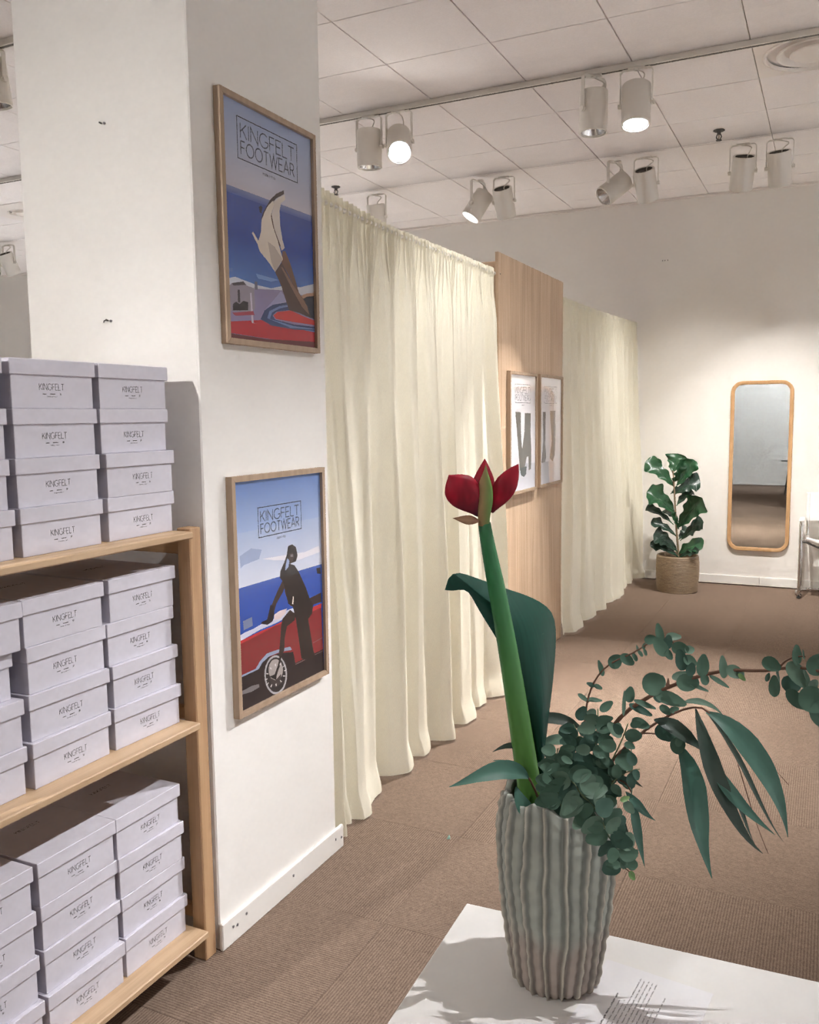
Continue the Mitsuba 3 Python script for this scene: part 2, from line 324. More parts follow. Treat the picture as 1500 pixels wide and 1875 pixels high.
def lamp(px, ty, aim, yaw_deg, lit, lab, drop=.19, emit=30., light=None):
    """px: x on the track, ty: y of the track, aim: where the can points"""
    k = thing('track_spotlight', lab, 'spotlight', 'ceiling track spotlights')
    top = ZC - .034
    piv = np.array([px, ty, top - drop]); R = rot_to(aim)
    if light:                                            # (candela, cone, beam[, colour])
        d = np.asarray(aim, float) / np.linalg.norm(aim); spot(piv + d * .135, piv + d * 2, *light)
    yaw_r = math.radians(yaw_deg); ax = np.array([math.cos(yaw_r), math.sin(yaw_r), 0])     # the pivot pin
    fr = lambda m: frame4(m, R, piv)
    kc = part(k, 'can', ply(fr(lathe(can_out, 40)), 'mat_white_metal', 35))
    part(kc, 'back_cover', ply(fr(lathe([(.0001, .085), (.062, .088), (.0625, .104)], 32)), 'mat_dark_inside', 30))
    part(kc, 'reflector', ply(fr(lathe([(.0695, -.108), (.055, -.075), (.034, -.045), (.022, -.036)], 32)), 'mat_chrome', True))
    bulb = lathe([(.066, -.112), (.04, -.115), (.0001, -.116)][::-1], 32) if lit else lathe([(.03, -.05), (.02, -.062), (.0001, -.066)], 20)
    b = ply(fr(bulb), 'mat_white_metal')
    if lit: b['emitter'] = {'type': 'area', 'radiance': rgb(emit * np.array([1, .95, .9]))}
    part(kc, 'lens' if lit else 'bulb', b, 'glowing lens' if lit else None)
    w = .087
    s = [piv + ax * w * sg + np.array([0, 0, h]) for sg, h in ((-1, -.012), (-1, .04), (-1, drop - .04), (-1, drop - .018))] + \
        [piv + ax * w * .84 * -1 + np.array([0, 0, drop - .004]), piv + ax * w * .84 + np.array([0, 0, drop - .004])] + \
        [piv + ax * w * sg + np.array([0, 0, h]) for sg, h in ((1, drop - .018), (1, drop - .04), (1, .04), (1, -.012))]
    perp = np.cross(ax, [0, 0, 1.])
    s = np.array(s); n = len(s); v = []
    for i in range(n):                                   # a flat strap bent into a yoke
        t = s[min(i + 1, n - 1)] - s[max(i - 1, 0)]; t /= np.linalg.norm(t); nn = np.cross(t, perp)
        v.append([s[i] + perp * .012 + nn * .0018, s[i] - perp * .012 + nn * .0018, s[i] - perp * .012 - nn * .0018, s[i] + perp * .012 - nn * .0018, s[i] + perp * .012 + nn * .0018])
    ky = part(k, 'yoke', ply(grid(np.array(v)), 'mat_white_metal', 30))
    for sg in (-1, 1):
        part(ky, 'pivot_knob', ply(tube([piv + ax * sg * .074, piv + ax * sg * .098], .014, 12), 'mat_white_metal', 40))
    part(k, 'track_adapter', ply(bx(px - .045, px + .045, ty - .016, ty + .016, top - .006, top + .003, .002), 'mat_white_metal'))
    part(k, 'swivel', ply(tube([[px, ty, top], [px, ty, top - .012]], .013, 12), 'mat_white_metal'))
    back = piv + R.T @ np.array([.02, 0, .09])
    part(k, 'cable', ply(tube(spline([[px, ty, top - .01], (np.array([px, ty, top - .01]) + back) / 2 + ax * .035 + perp * .02, back + (R.T @ np.array([0, 0, .02])), back], 14), .0035, 6), 'mat_white_metal', True))
    return k
y1, y2, y0 = 5.04, 6.762, 3.28
lamp(-2.70, y1, (0, .02, -1), 0, False, 'unlit white track spotlight hanging left of the glaring lamp')
lamp(-2.49, y1, (.26, -.50, -.50), 0, True, 'brightest track spotlight, glaring into the camera above the curtain', emit=160., light=(23, 32, 6, NEUT))
lamp(-1.275, y1, (0, -.03, -1), 62, False, 'unlit white track spotlight pointing straight down, left of a lit one')
lamp(-1.04, y1, (.04, -.22, -1), 0, True, 'lit white track spotlight pointing straight down, right of an unlit one', emit=40., light=(150, 30, 5))
lamp(-3.56, y2, (0, .25, -.95), 0, False, 'track spotlight half hidden behind the curtain top')
lamp(-2.64, y2, (-.42, -.30, -.80), 75, True, 'lit track spotlight tilted to the left, above the plywood panel', emit=40., light=(48, 44, 20))
lamp(-2.42, y2, (0, .50, -.85), 0, False, 'upright track spotlight seen from behind, right of the tilted lit one', light=(14, 38, 8))
lamp(-1.545, y2, (-.62, -.55, -.62), 70, False, 'unlit track spotlight tilted left with its round lens showing')
lamp(-1.315, y2, (.06, .50, -.85), 0, False, 'track spotlight seen from behind, right of the one tilted left', light=(3.5, 38, 8))
lamp(-.645, y2, (-.14, .42, -.90), 0, False, 'track spotlight above the mirror, left one of the rightmost pair', light=(11, 38, 6))
lamp(-.405, y2, (.05, .40, -.92), 0, False, 'track spotlight above the mirror, rightmost in the photo', light=(33, 38, 5))
lamp(-8.02, y2, (0, .45, -.85), 0, False, 'small distant track spotlight beside the left edge of the pillar', light=(5, 40, 20))
lamp(-8.27, y2, (.4, -.3, -.8), 60, False, 'distant track spotlight cut off by the left edge of the photo')
lamp(-3.93, y0, (.05, .1, -1), 0, False, 'large near track spotlight cut off at the upper left edge', drop=.15)
# sprinklers
for (x, y), lab in (((-.776, 6.476), 'black sprinkler head hanging from the ceiling near the right-hand lamps'), ((-3.80, 6.494), 'black sprinkler head just above the near end of the curtain')):
    k = thing('sprinkler', lab, 'sprinkler', 'ceiling sprinkler heads')
    part(k, 'rosette', ply(frame4(lathe([(.0001, 0), (.036, 0), (.038, -.004), (.03, -.009), (.0001, -.010)], 24), np.eye(3), [x, y, ZC]), 'mat_dark', 30))
    part(k, 'stem', ply(tube([[x, y, ZC - .008], [x, y, ZC - .03]], .012, 12), 'mat_dark', 30))
    for s in (-1, 1):
        part(k, 'arm', ply(tube([[x + s * .012, y, ZC - .028], [x + s * .017, y, ZC - .045], [x + s * .006, y, ZC - .066]], .0035, 8), 'mat_dark', True))
    part(k, 'bulb', ply(tube([[x, y, ZC - .03], [x, y, ZC - .062]], .0035, 8), 'mat_brass', True))
    part(k, 'deflector', ply(tube([[x, y, ZC - .064], [x, y, ZC - .068]], .019, 16), 'mat_dark', 30))
# round air diffusers
def diffuser(x, y, r, lab, wx, wy):
    k = thing('air_diffuser', lab, 'air vent')
    F = lambda pr, m='mat_grid': ply(frame4(lathe([(a * r, q) for a, q in pr], 56), np.eye(3), [x, y, ZC]), m, 40)
    hole = sbox(-wx / 2, -wy / 2, wx / 2, wy / 2).difference(Point(0, 0).buffer(r * .99, quad_segs=14))
    part(k, 'plate', ply(frame4(extr(hole, .008), np.eye(3), [x, y, ZC - .003]), 'mat_grid'))
    part(k, 'rim', F([(1.03, -.0028), (1.02, -.009), (.97, -.010), (.945, .004)]))
    part(k, 'ring', F([(.60, .050), (.69, .018), (.765, -.008), (.74, -.014), (.70, -.012), (.62, .010), (.56, .030)]))
    part(k, 'ring', F([(.38, .045), (.45, .010), (.50, -.012), (.47, -.018), (.0001, -.016)]))
    part(k, 'throat', F([(1.0, .003), (.99, .085), (.0001, .09)], 'mat_dark_inside'))
diffuser(-.160, 5.338, .256, 'round ceiling air diffuser with concentric rings at the right edge', .596, .548)
diffuser(-6.782, 5.907, .13, 'small round ceiling vent left of the pillar', .596, .574)

# ================================================================== posters
def fill(nodes):
    """flat colour, or two colours from one height to another"""
    return nodes
def print_mesh(layers, W, H):
    """layers, bottom first: (polygon in u right, v down, colour or (v0, colour0, v1, colour1)); cut so that nothing overlaps"""
    done, vs, fs, cs, n = None, [], [], [], 0
    for poly, col in reversed(layers):
        poly = poly.buffer(0).intersection(sbox(0, 0, 1, 1))
        vis = poly if done is None else poly.difference(done.buffer(0))
        done = poly if done is None else unary_union([done, poly])
        for g in getattr(vis, 'geoms', [vis]):
            if g.geom_type != 'Polygon' or g.area < 2e-7: continue
            v, f = trimesh.creation.triangulate_polygon(g, engine='earcut'); v = np.asarray(v)
            if isinstance(col[0], tuple):
                (c0, c1), (a, b) = col
                t = np.clip((v[:, 1] - a) / (b - a), 0, 1)[:, None]; c = s2l(*c0) * (1 - t) + s2l(*c1) * t
            else: c = np.repeat(s2l(*col)[None], len(v), 0)
            f = np.asarray(f); p3 = np.c_[v[:, 0] * W - W / 2, H / 2 - v[:, 1] * H, np.zeros(len(v))]
            nr = np.cross(p3[f[:, 1]] - p3[f[:, 0]], p3[f[:, 2]] - p3[f[:, 0]])[:, 2]; f = np.where((nr < 0)[:, None], f[:, ::-1], f)
            vs.append(p3); fs.append(f + n); cs.append(c); n += len(v)
    return trimesh.Trimesh(np.vstack(vs), np.vstack(fs), process=False), np.vstack(cs)
P_ = lambda l: Polygon(l)
def band(v0, v1, c0, c1): return (sbox(-.01, v0, 1.01, v1), ((c0, c1), (v0, v1)))
def logo(L, x0, y0, x1, y1, ink, w=.0060, boxed=True, asp=1.4):
    """the wordmark in its thin box; u is stretched against v, so strokes are drawn in a square space"""
    A = lambda g: __import__('shapely.affinity', fromlist=['x']).scale(g, 1, 1 / asp, origin=(0, 0))
    Y = lambda v: v * asp
    if boxed: L.append((A(LineString([(x0, Y(y0)), (x1, Y(y0)), (x1, Y(y1)), (x0, Y(y1)), (x0, Y(y0))]).buffer(w / 2, join_style=2)), ink))
    h = y1 - y0; xa, xb = x0 + .05 * (x1 - x0), x1 - .06 * (x1 - x0)
    flip = lambda s, va, vb: __import__('shapely.affinity', fromlist=['x']).scale(text_poly(s, xa, -Y(vb), xb, -Y(va), w * 1.15), 1, -1, origin=(0, 0))
    L.append((A(flip('KINGFELT', y0 + .13 * h, y0 + .48 * h)), ink)); L.append((A(flip('FOOTWEAR', y0 + .56 * h, y0 + .88 * h)), ink))
    return L
def poster(yc, zc, x, art, lab, glass, W=.5, H=.7, group=None, fw=.017):
    k = thing('framed_poster', lab, 'poster', group or 'framed shoe posters')
    out, inn = sbox(-W / 2, -H / 2, W / 2, H / 2), sbox(-W / 2 + fw, -H / 2 + fw, W / 2 - fw, H / 2 - fw)
    d = .022; o = W / 2; q = o - fw; oh = H / 2; qh = oh - fw
    bars = {'top': [(-o, oh), (-q, qh), (q, qh), (o, oh)], 'bottom': [(-o, -oh), (o, -oh), (q, -qh), (-q, -qh)],
            'left': [(-o, -oh), (-q, -qh), (-q, qh), (-o, oh)], 'right': [(o, -oh), (o, oh), (q, qh), (q, -qh)]}
    for nm, pl in bars.items():
        m = extr(Polygon(pl).buffer(-.0004, join_style=2), d)
        part(k, 'frame_bar', ply(frame4(m, *FACE_X, [x + .0005, yc, zc]), 'mat_oak_frame'))
    m, c = print_mesh(art, 2 * q, 2 * qh)
    part(k, 'print', ply(frame4(m, *FACE_X, [x + .012, yc, zc]), 'mat_print', color=c))
    part(k, 'backing', ply(frame4(extr(inn.buffer(.002), .008), *FACE_X, [x + .002, yc, zc]), 'mat_oak_frame'))
    g = grid(np.array([[[-q, -qh, 0], [-q, qh, 0]], [[q, -qh, 0], [q, qh, 0]]], float))
    part(k, 'glass', ply(frame4(g, *FACE_X, [x + .0155, yc, zc]), glass), 'glass pane')
    return k
P1 = dict(
 horizon=[(0.004,0.366),(0.283,0.370),(0.556,0.369),(0.771,0.368),(0.979,0.366)],
 foam=[(0.001,0.752),(0.088,0.737),(0.171,0.743),(0.310,0.752),(0.473,0.753),(0.588,0.734),(0.829,0.717),(1.000,0.687),(1.009,0.744),(0.528,0.772),(0.255,0.784),(0.002,0.802)],
 cloudlet=[(0.000,0.709),(0.066,0.703),(0.065,0.718),(-0.001,0.722)],
 cloud2=[(0.304,0.703),(0.439,0.705),(0.571,0.707),(0.475,0.723),(0.329,0.722)],
 hood=[(0.002,0.799),(0.308,0.769),(0.606,0.751),(0.744,0.765),(1.017,0.759),(1.007,0.899),(0.001,0.932)],
 windsh=[(0.586,0.756),(0.624,0.775),(0.661,0.801),(0.467,0.838),(0.373,0.866),(0.507,0.799)],
 redbody=[(0.001,0.932),(0.353,0.904),(0.614,0.915),(1.005,0.922),(1.006,0.976),(0.420,0.984),(0.001,0.979)],
 darkbot=[(0.001,0.980),(0.420,0.985),(1.006,0.970),(1.004,1.004),(-0.000,1.004)],
 chrome=[(0.344,0.900),(0.392,0.857),(0.487,0.826),(0.661,0.801),(0.710,0.816),(0.679,0.837),(0.522,0.855),(0.480,0.876),(0.510,0.892),(0.734,0.900),(1.007,0.895),(1.006,0.914),(0.733,0.924),(0.462,0.921)],
 chromehi=[(0.417,0.891),(0.447,0.857),(0.562,0.827),(0.671,0.812),(0.690,0.818),(0.562,0.838),(0.475,0.862),(0.449,0.893),(0.734,0.908),(1.007,0.905),(1.006,0.909),(0.693,0.918)],
 redint=[(0.489,0.874),(0.541,0.854),(0.699,0.837),(0.861,0.854),(1.009,0.865),(1.008,0.887),(0.735,0.889),(0.520,0.888)],
 darkint=[(0.835,0.777),(0.910,0.756),(1.018,0.743),(1.010,0.860),(0.924,0.850)],
 skinhip=[(0.826,0.759),(0.911,0.740),(1.019,0.728),(1.017,0.747),(0.909,0.760),(0.845,0.780)],
 leg1=[(0.525,0.675),(0.605,0.623),(0.689,0.681),(0.806,0.753),(0.907,0.798),(0.962,0.857),(0.820,0.842),(0.679,0.837),(0.639,0.789),(0.588,0.727)],
 leg2=[(0.619,0.570),(0.652,0.567),(0.704,0.613),(0.759,0.682),(0.806,0.745),(0.907,0.790),(0.805,0.757),(0.680,0.671),(0.603,0.624)],
 shin=[(0.590,0.643),(0.617,0.646),(0.747,0.720),(0.907,0.798),(0.935,0.842),(0.843,0.810),(0.706,0.724)],
 boot1=[(0.523,0.356),(0.537,0.372),(0.491,0.428),(0.514,0.475),(0.567,0.533),(0.620,0.609),(0.525,0.675),(0.453,0.639),(0.355,0.600),(0.336,0.574),(0.277,0.531),(0.290,0.522),(0.346,0.556),(0.376,0.514),(0.387,0.460),(0.422,0.423),(0.461,0.389)],
 boot1s=[(0.450,0.547),(0.524,0.560),(0.616,0.609),(0.525,0.675),(0.481,0.629)],
 sole=[(0.383,0.460),(0.400,0.430),(0.491,0.357),(0.559,0.322),(0.651,0.291),(0.656,0.307),(0.557,0.343),(0.499,0.377),(0.441,0.413),(0.402,0.451)],
 boot2=[(0.532,0.359),(0.596,0.331),(0.662,0.309),(0.668,0.331),(0.614,0.355),(0.596,0.392),(0.599,0.457),(0.622,0.520),(0.645,0.552),(0.609,0.571),(0.550,0.507),(0.495,0.427),(0.537,0.372)],
 seam=[(0.487,0.414),(0.500,0.412),(0.529,0.480),(0.600,0.551),(0.581,0.550),(0.510,0.490)],
 heel2=[(0.361,0.409),(0.384,0.397),(0.401,0.403),(0.389,0.431),(0.371,0.430)],
 jug=[(0.019,0.784),(0.053,0.766),(0.171,0.749),(0.204,0.764),(0.282,0.769),(0.288,0.858),(0.248,0.875),(0.029,0.887)],
 jugdark=[(0.055,0.855),(0.089,0.842),(0.122,0.850),(0.165,0.833),(0.216,0.835),(0.211,0.870),(0.054,0.882)],
 jugtop=[(0.053,0.768),(0.171,0.749),(0.201,0.761),(0.069,0.776)],
 jugstem=[(0.109,0.790),(0.131,0.788),(0.131,0.842),(0.107,0.844)],
 jugleg=[(0.237,0.793),(0.254,0.791),(0.266,0.922),(0.298,0.923),(0.245,0.923)],
 bottle=[(0.289,0.739),(0.319,0.737),(0.321,0.772),(0.290,0.774)],
 jugpink=[(0.045,0.892),(0.266,0.870),(0.279,0.886),(0.077,0.903)],
 logo=[(0.155,0.058),(0.823,0.056),(0.821,0.230),(0.152,0.233)],
 row1=[(0.187,0.082),(0.777,0.078),(0.772,0.142),(0.186,0.146)],
 row2=[(0.182,0.162),(0.778,0.146),(0.776,0.208),(0.184,0.208)],
 made=[(0.415,0.249),(0.558,0.248),(0.557,0.258),(0.415,0.259)],
)
P2 = dict(
 horizon=[(0.005,0.456),(0.241,0.461),(0.590,0.459),(0.997,0.454)],
 sky2=[(0.046,0.319),(0.166,0.297),(0.281,0.314),(0.246,0.353),(0.084,0.363),(0.052,0.373)],
 cloud=[(0.279,0.356),(0.451,0.362),(0.785,0.376),(0.966,0.363),(0.984,0.395),(0.706,0.406),(0.415,0.376)],
 foam=[(0.001,0.667),(0.071,0.658),(0.167,0.656),(0.282,0.645),(0.384,0.646),(0.473,0.630),(0.581,0.627),(0.848,0.634),(0.887,0.646),(0.579,0.659),(0.400,0.669),(0.231,0.672),(0.000,0.691)],
 car=[(0.000,0.695),(0.230,0.685),(0.470,0.672),(0.653,0.663),(0.977,0.658),(1.000,1.002),(0.000,0.995)],
 cartop=[(0.000,0.689),(0.231,0.679),(0.383,0.677),(0.579,0.667),(0.846,0.659),(0.984,0.655),(0.982,0.678),(0.652,0.681),(0.400,0.680),(0.230,0.692),(0.003,0.703)],
 skirt=[(0.006,0.844),(0.191,0.841),(0.224,0.826),(0.291,0.811),(0.445,0.816),(0.606,0.839),(0.630,0.897),(0.993,0.892),(1.000,1.006),(-0.000,1.003)],
 archchrome=[(0.002,0.841),(0.175,0.839),(0.225,0.813),(0.300,0.792),(0.429,0.796),(0.571,0.807),(0.592,0.826),(0.463,0.812),(0.325,0.810),(0.249,0.825),(0.207,0.847),(0.001,0.850)],
 wheelouter=[(0.526,0.934),(0.520,0.957),(0.505,0.977),(0.483,0.993),(0.455,1.002),(0.423,1.005),(0.389,1.002),(0.355,0.992),(0.325,0.977),(0.299,0.957),(0.280,0.935),(0.269,0.911),(0.266,0.886),(0.271,0.864),(0.285,0.844),(0.306,0.829),(0.333,0.819),(0.364,0.815),(0.398,0.817),(0.432,0.826),(0.463,0.841),(0.490,0.860),(0.510,0.883),(0.523,0.908)],
 wheelin=[(0.508,0.930),(0.503,0.951),(0.490,0.969),(0.471,0.983),(0.447,0.991),(0.419,0.994),(0.389,0.991),(0.360,0.983),(0.334,0.970),(0.312,0.953),(0.295,0.933),(0.285,0.911),(0.282,0.889),(0.287,0.869),(0.299,0.852),(0.317,0.838),(0.341,0.829),(0.368,0.825),(0.398,0.827),(0.427,0.835),(0.454,0.848),(0.477,0.865),(0.495,0.886),(0.505,0.908)],
 hub=[(0.478,0.902),(0.474,0.915),(0.465,0.926),(0.451,0.934),(0.434,0.939),(0.413,0.940),(0.392,0.938),(0.371,0.933),(0.351,0.924),(0.335,0.913),(0.323,0.900),(0.315,0.886),(0.313,0.873),(0.317,0.860),(0.325,0.849),(0.339,0.841),(0.356,0.835),(0.376,0.834),(0.397,0.836),(0.418,0.841),(0.438,0.850),(0.455,0.861),(0.468,0.874),(0.476,0.888)],
 hubd=[(0.320,0.908),(0.387,0.934),(0.454,0.918),(0.452,0.963),(0.385,0.968),(0.332,0.941)],
 bumper=[(0.004,0.912),(0.124,0.908),(0.204,0.915),(0.206,0.931),(0.122,0.934),(0.006,0.926)],
 door1=[(0.630,0.902),(0.992,0.898),(0.992,0.901),(0.632,0.906)],
 strip=[(0.855,0.836),(0.997,0.829),(0.997,0.833),(0.859,0.840)],
 seat=[(0.829,0.609),(0.981,0.600),(0.984,0.648),(0.867,0.647),(0.798,0.635)],
 mirror=[(0.928,0.472),(0.979,0.473),(0.981,0.506),(0.937,0.499)],
 body=[(0.593,0.412),(0.648,0.425),(0.702,0.464),(0.775,0.539),(0.839,0.621),(0.877,0.645),(0.854,0.690),(0.804,0.709),(0.862,0.878),(0.890,0.912),(0.753,0.903),(0.706,0.888),(0.652,0.691),(0.618,0.622),(0.564,0.600),(0.531,0.539),(0.507,0.486),(0.472,0.464),(0.483,0.433),(0.539,0.389),(0.559,0.369),(0.579,0.328),(0.626,0.323),(0.672,0.340),(0.692,0.382),(0.668,0.409)],
 armlight=[(0.565,0.384),(0.594,0.394),(0.574,0.428),(0.537,0.439),(0.545,0.411)],
 legup=[(0.507,0.479),(0.543,0.497),(0.504,0.535),(0.422,0.581),(0.395,0.613),(0.384,0.646),(0.354,0.628),(0.370,0.578),(0.443,0.521)],
 skinhi=[(0.507,0.486),(0.548,0.505),(0.592,0.597),(0.618,0.622),(0.582,0.610),(0.531,0.546)],
 boot=[(0.357,0.576),(0.391,0.584),(0.396,0.627),(0.375,0.655),(0.315,0.662),(0.252,0.647),(0.252,0.640),(0.316,0.637)],
 lowleg=[(0.653,0.663),(0.633,0.689),(0.540,0.704),(0.511,0.749),(0.499,0.811),(0.462,0.840),(0.442,0.878),(0.436,0.821),(0.461,0.741),(0.469,0.700),(0.489,0.661),(0.581,0.631)],
 lowboot=[(0.448,0.830),(0.462,0.840),(0.442,0.878),(0.409,0.907),(0.395,0.935),(0.320,0.904),(0.380,0.905),(0.422,0.868)],
 trail=[(0.621,0.571),(0.632,0.576),(0.623,0.611),(0.608,0.606)],
 face=[(0.586,0.365),(0.633,0.362),(0.650,0.385),(0.630,0.405),(0.602,0.410),(0.585,0.393)],
 glass=[(0.605,0.370),(0.636,0.371),(0.635,0.383),(0.606,0.382)],
 reflbox=[(0.058,0.606),(0.153,0.601),(0.159,0.641),(0.064,0.647)],
 white1=[(0.394,0.627),(0.456,0.618),(0.545,0.619),(0.526,0.641),(0.454,0.656),(0.393,0.651)],
 logo=[(0.251,0.125),(0.745,0.125),(0.749,0.257),(0.254,0.259)],
 row1=[(0.276,0.142),(0.721,0.144),(0.718,0.198),(0.277,0.196)],
 row2=[(0.280,0.200),(0.714,0.203),(0.711,0.247),(0.281,0.242)],
 made=[(0.451,0.270),(0.555,0.272),(0.554,0.279),(0.450,0.277)],
)
P3 = dict(
 logo=[(0.202,0.080),(0.782,0.080),(0.803,0.239),(0.197,0.238)],
 legL=[(0.208,0.316),(0.409,0.320),(0.421,0.501),(0.454,0.623),(0.531,0.659),(0.564,0.828),(0.383,0.821),(0.272,0.498)],
 legR=[(0.572,0.327),(0.810,0.329),(0.805,0.506),(0.838,0.646),(0.829,0.832),(0.734,0.838),(0.718,0.712),(0.655,0.716),(0.564,0.821),(0.471,0.738),(0.484,0.624),(0.559,0.489)],
 toe=[(0.383,0.808),(0.656,0.798),(0.626,0.871),(0.535,0.890),(0.429,0.869)],
 row1=[(0.217,0.105),(0.744,0.107),(0.744,0.161),(0.219,0.163)],
 row2=[(0.219,0.177),(0.744,0.175),(0.745,0.218),(0.220,0.220)],
)

S = lambda n, col, P: (P_(P[n]), col)
ink = (38, 42, 62)
# upper poster: boots kicked up from a red convertible by the sea
A = [band(0, .2, (150, 166, 198), (172, 180, 202)), band(.2, .375, (172, 180, 202), (196, 192, 203)),
     band(.36, .395, (120, 128, 162), (70, 90, 146)), band(.39, .56, (62, 80, 140), (46, 70, 138)), band(.56, .78, (46, 70, 138), (84, 122, 180)), band(.78, 1, (84, 122, 180), (110, 140, 190))]
P = P1
A += [S('cloudlet', (96, 122, 170), P), S('cloud2', (120, 150, 195), P), S('foam', (206, 208, 218), P), S('hood', (140, 130, 164), P), S('windsh', (160, 158, 190), P), S('skinhip', (186, 150, 130), P),
      S('redbody', (164, 44, 52), P), S('darkbot', (92, 42, 44), P), S('chrome', (52, 66, 104), P), S('chromehi', (112, 134, 176), P), S('redint', (184, 58, 56), P), S('darkint', (48, 52, 62), P),
      S('jug', (146, 138, 150), P), S('jugtop', (70, 64, 70), P), S('jugdark', (44, 38, 42), P), S('jugstem', (60, 54, 60), P), S('jugleg', (198, 190, 205), P), S('bottle', (112, 110, 124), P), S('jugpink', (150, 60, 76), P),
      S('leg2', (104, 76, 62), P), S('leg1', (78, 60, 55), P), S('shin', (126, 98, 82), P), S('heel2', (52, 48, 52), P), S('boot2', (212, 203, 196), P), S('seam', (104, 84, 74), P), S('sole', (66, 54, 54), P), S('boot1', (222, 212, 200), P), S('boot1s', (190, 178, 168), P)]
logo(A, .155, .057, .823, .231, ink)
A.append((__import__('shapely.affinity', fromlist=['x']).scale(text_poly('made in Italy', .415, -.260, .558, -.247, .0020), 1, -1, origin=(0, 0)), (60, 62, 84)))
poster(2.247, 2.094, PX1, A, 'upper oak-framed poster on the pillar, heeled white boots kicked up over a red car', 'mat_glass', W=.49, H=.69)
# lower poster: woman leaning on the red convertible
P = P2
B = [band(0, .22, (92, 122, 178), (150, 170, 208)), band(.22, .46, (160, 176, 208), (206, 210, 226)), band(.458, .5, (66, 94, 168), (54, 84, 164)), band(.5, .7, (54, 84, 164), (40, 74, 156)), band(.7, 1, (40, 74, 156), (60, 90, 160))]
B += [S('sky2', (150, 164, 196), P), S('cloud', (220, 218, 228), P), S('foam', (206, 208, 226), P), S('car', (124, 38, 42), P), S('cartop', (178, 48, 54), P), S('white1', (224, 206, 208), P), S('skirt', (38, 30, 32), P),
      S('archchrome', (138, 152, 176), P), S('door1', (112, 80, 82), P), S('strip', (120, 90, 92), P), S('bumper', (112, 108, 110), P), S('seat', (54, 40, 38), P), S('mirror', (40, 36, 40), P),
      S('wheelouter', (168, 166, 170), P), S('wheelin', (40, 36, 38), P), S('hub', (160, 152, 150), P), S('hubd', (58, 50, 50), P), S('reflbox', (120, 130, 160), P),
      S('legup', (58, 44, 38), P), S('skinhi', (112, 84, 64), P), S('lowleg', (48, 36, 33), P), S('lowboot', (32, 27, 28), P), S('boot', (36, 30, 36), P), S('body', (40, 32, 30), P), S('armlight', (150, 166, 200), P), S('face', (62, 48, 44), P), S('glass', (120, 112, 116), P), S('trail', (224, 214, 204), P)]
cxw, cyw = np.mean(P['wheelin'], 0)
for a in np.arange(12) * PI / 6:
    q = [(cxw + r * .145 * math.cos(a + e), cyw + r * .062 * math.sin(a + e)) for r, e in ((.66, -.05), (.66, .05), (.86, .05), (.86, -.05))]
    B.append((P_(q), (206, 202, 204)))
logo(B, .251, .125, .747, .258, ink, w=.0056)
B.append((__import__('shapely.affinity', fromlist=['x']).scale(text_poly('made in Italy', .451, -.281, .555, -.270, .0018), 1, -1, origin=(0, 0)), (50, 54, 78)))
poster(2.25, 1.02, PX1, B, 'lower oak-framed poster on the pillar, woman in black leaning on a red convertible', 'mat_glass', W=.505, H=.71)
# the two on the plywood panel
P = P3; PANX = -1.655
C = [band(0, .5, (236, 233, 236), (232, 229, 234)), band(.5, 1, (232, 229, 234), (222, 219, 226)), (P_([(.18, .80), (.6, .77), (1, .78), (1, 1), (.18, 1)]), (206, 204, 212)),
     S('legL', (98, 92, 84), P), S('legR', (104, 98, 90), P), S('toe', (70, 76, 76), P)]
C.append((__import__('shapely.affinity', fromlist=['x']).scale(text_poly('made in Italy', .44, -.262, .57, -.252, .002), 1, -1, origin=(0, 0)), (96, 94, 102)))
logo(C, .20, .08, .79, .238, (70, 68, 76), w=.006)
poster(4.918, 1.436, PANX, C, 'framed poster on the plywood panel, left one, dark high boots on pale ground', 'mat_glass_far', W=.502, H=.702)
D = [band(0, 1, (234, 231, 234), (228, 224, 230)), (P_([(.14, .32), (.27, .32), (.25, .62), (.30, .75), (.24, .80), (.08, .80), (.16, .6)]), (126, 116, 112)),
     (P_([(.46, .31), (.72, .31), (.74, .55), (.70, .74), (.60, .80), (.46, .76), (.56, .6)]), (148, 146, 146)), (P_([(.0, .80), (.4, .79), (.45, 1), (.0, 1)]), (200, 196, 204))]
D.append((__import__('shapely.affinity', fromlist=['x']).scale(text_poly('made in Italy', .44, -.262, .57, -.252, .002), 1, -1, origin=(0, 0)), (150, 146, 152)))
logo(D, .20, .08, .79, .238, (120, 116, 124), w=.005)
poster(5.476, 1.438, PANX, D, 'framed poster on the plywood panel, right one, faint grey boots', 'mat_glass_far', W=.502, H=.702)

# ================================================================== pine shelf unit and shoe boxes
SX = -1.53; SB = -2.035
k = thing('shelf_unit', 'open pine shelf unit against the pillar, stacked with white shoe boxes', 'shelf')
for z in (.089, .695, 1.2225):
    part(k, 'shelf_board', ply(bx(SB, SX, .945, 1.827, z, z + .0185, .003), 'mat_pine_y'))
for yy in (.905, 1.842):
    for x0, x1 in ((-1.602, -1.556), (SB + .002, SB + .046)):
        part(k, 'post', ply(bx(x0, x1, yy, yy + .046, 0, 1.246, .003), 'mat_pine_z'))
    for z in (.132, .72, 1.19):
        part(k, 'rung', ply(bx(SB + .046, -1.602, yy + .012, yy + .034, z - .018, z + .018, .002), 'mat_pine_x'))
for z in (.089, .695, 1.2225):
    for x in (-1.58, -2.01):
        part(k, 'shelf_pin', ply(tube([[x, 1.815, z - .004], [x, 1.85, z - .004]], .004, 8), 'mat_chrome'))
BW, BD, BH, LH = .241, .33, .1085, .035
body = ply(bx(-BD, -.0055, -BW / 2 + .0055, BW / 2 - .0055, 0, BH - .003, .0012), 'mat_card')
lidm = bx(-BD - .003, 0, -BW / 2, BW / 2, BH - LH, BH, .0014)
lid = ply(lidm, 'mat_card')
sizes = ['36', '37', '38', '39']
prints = {}
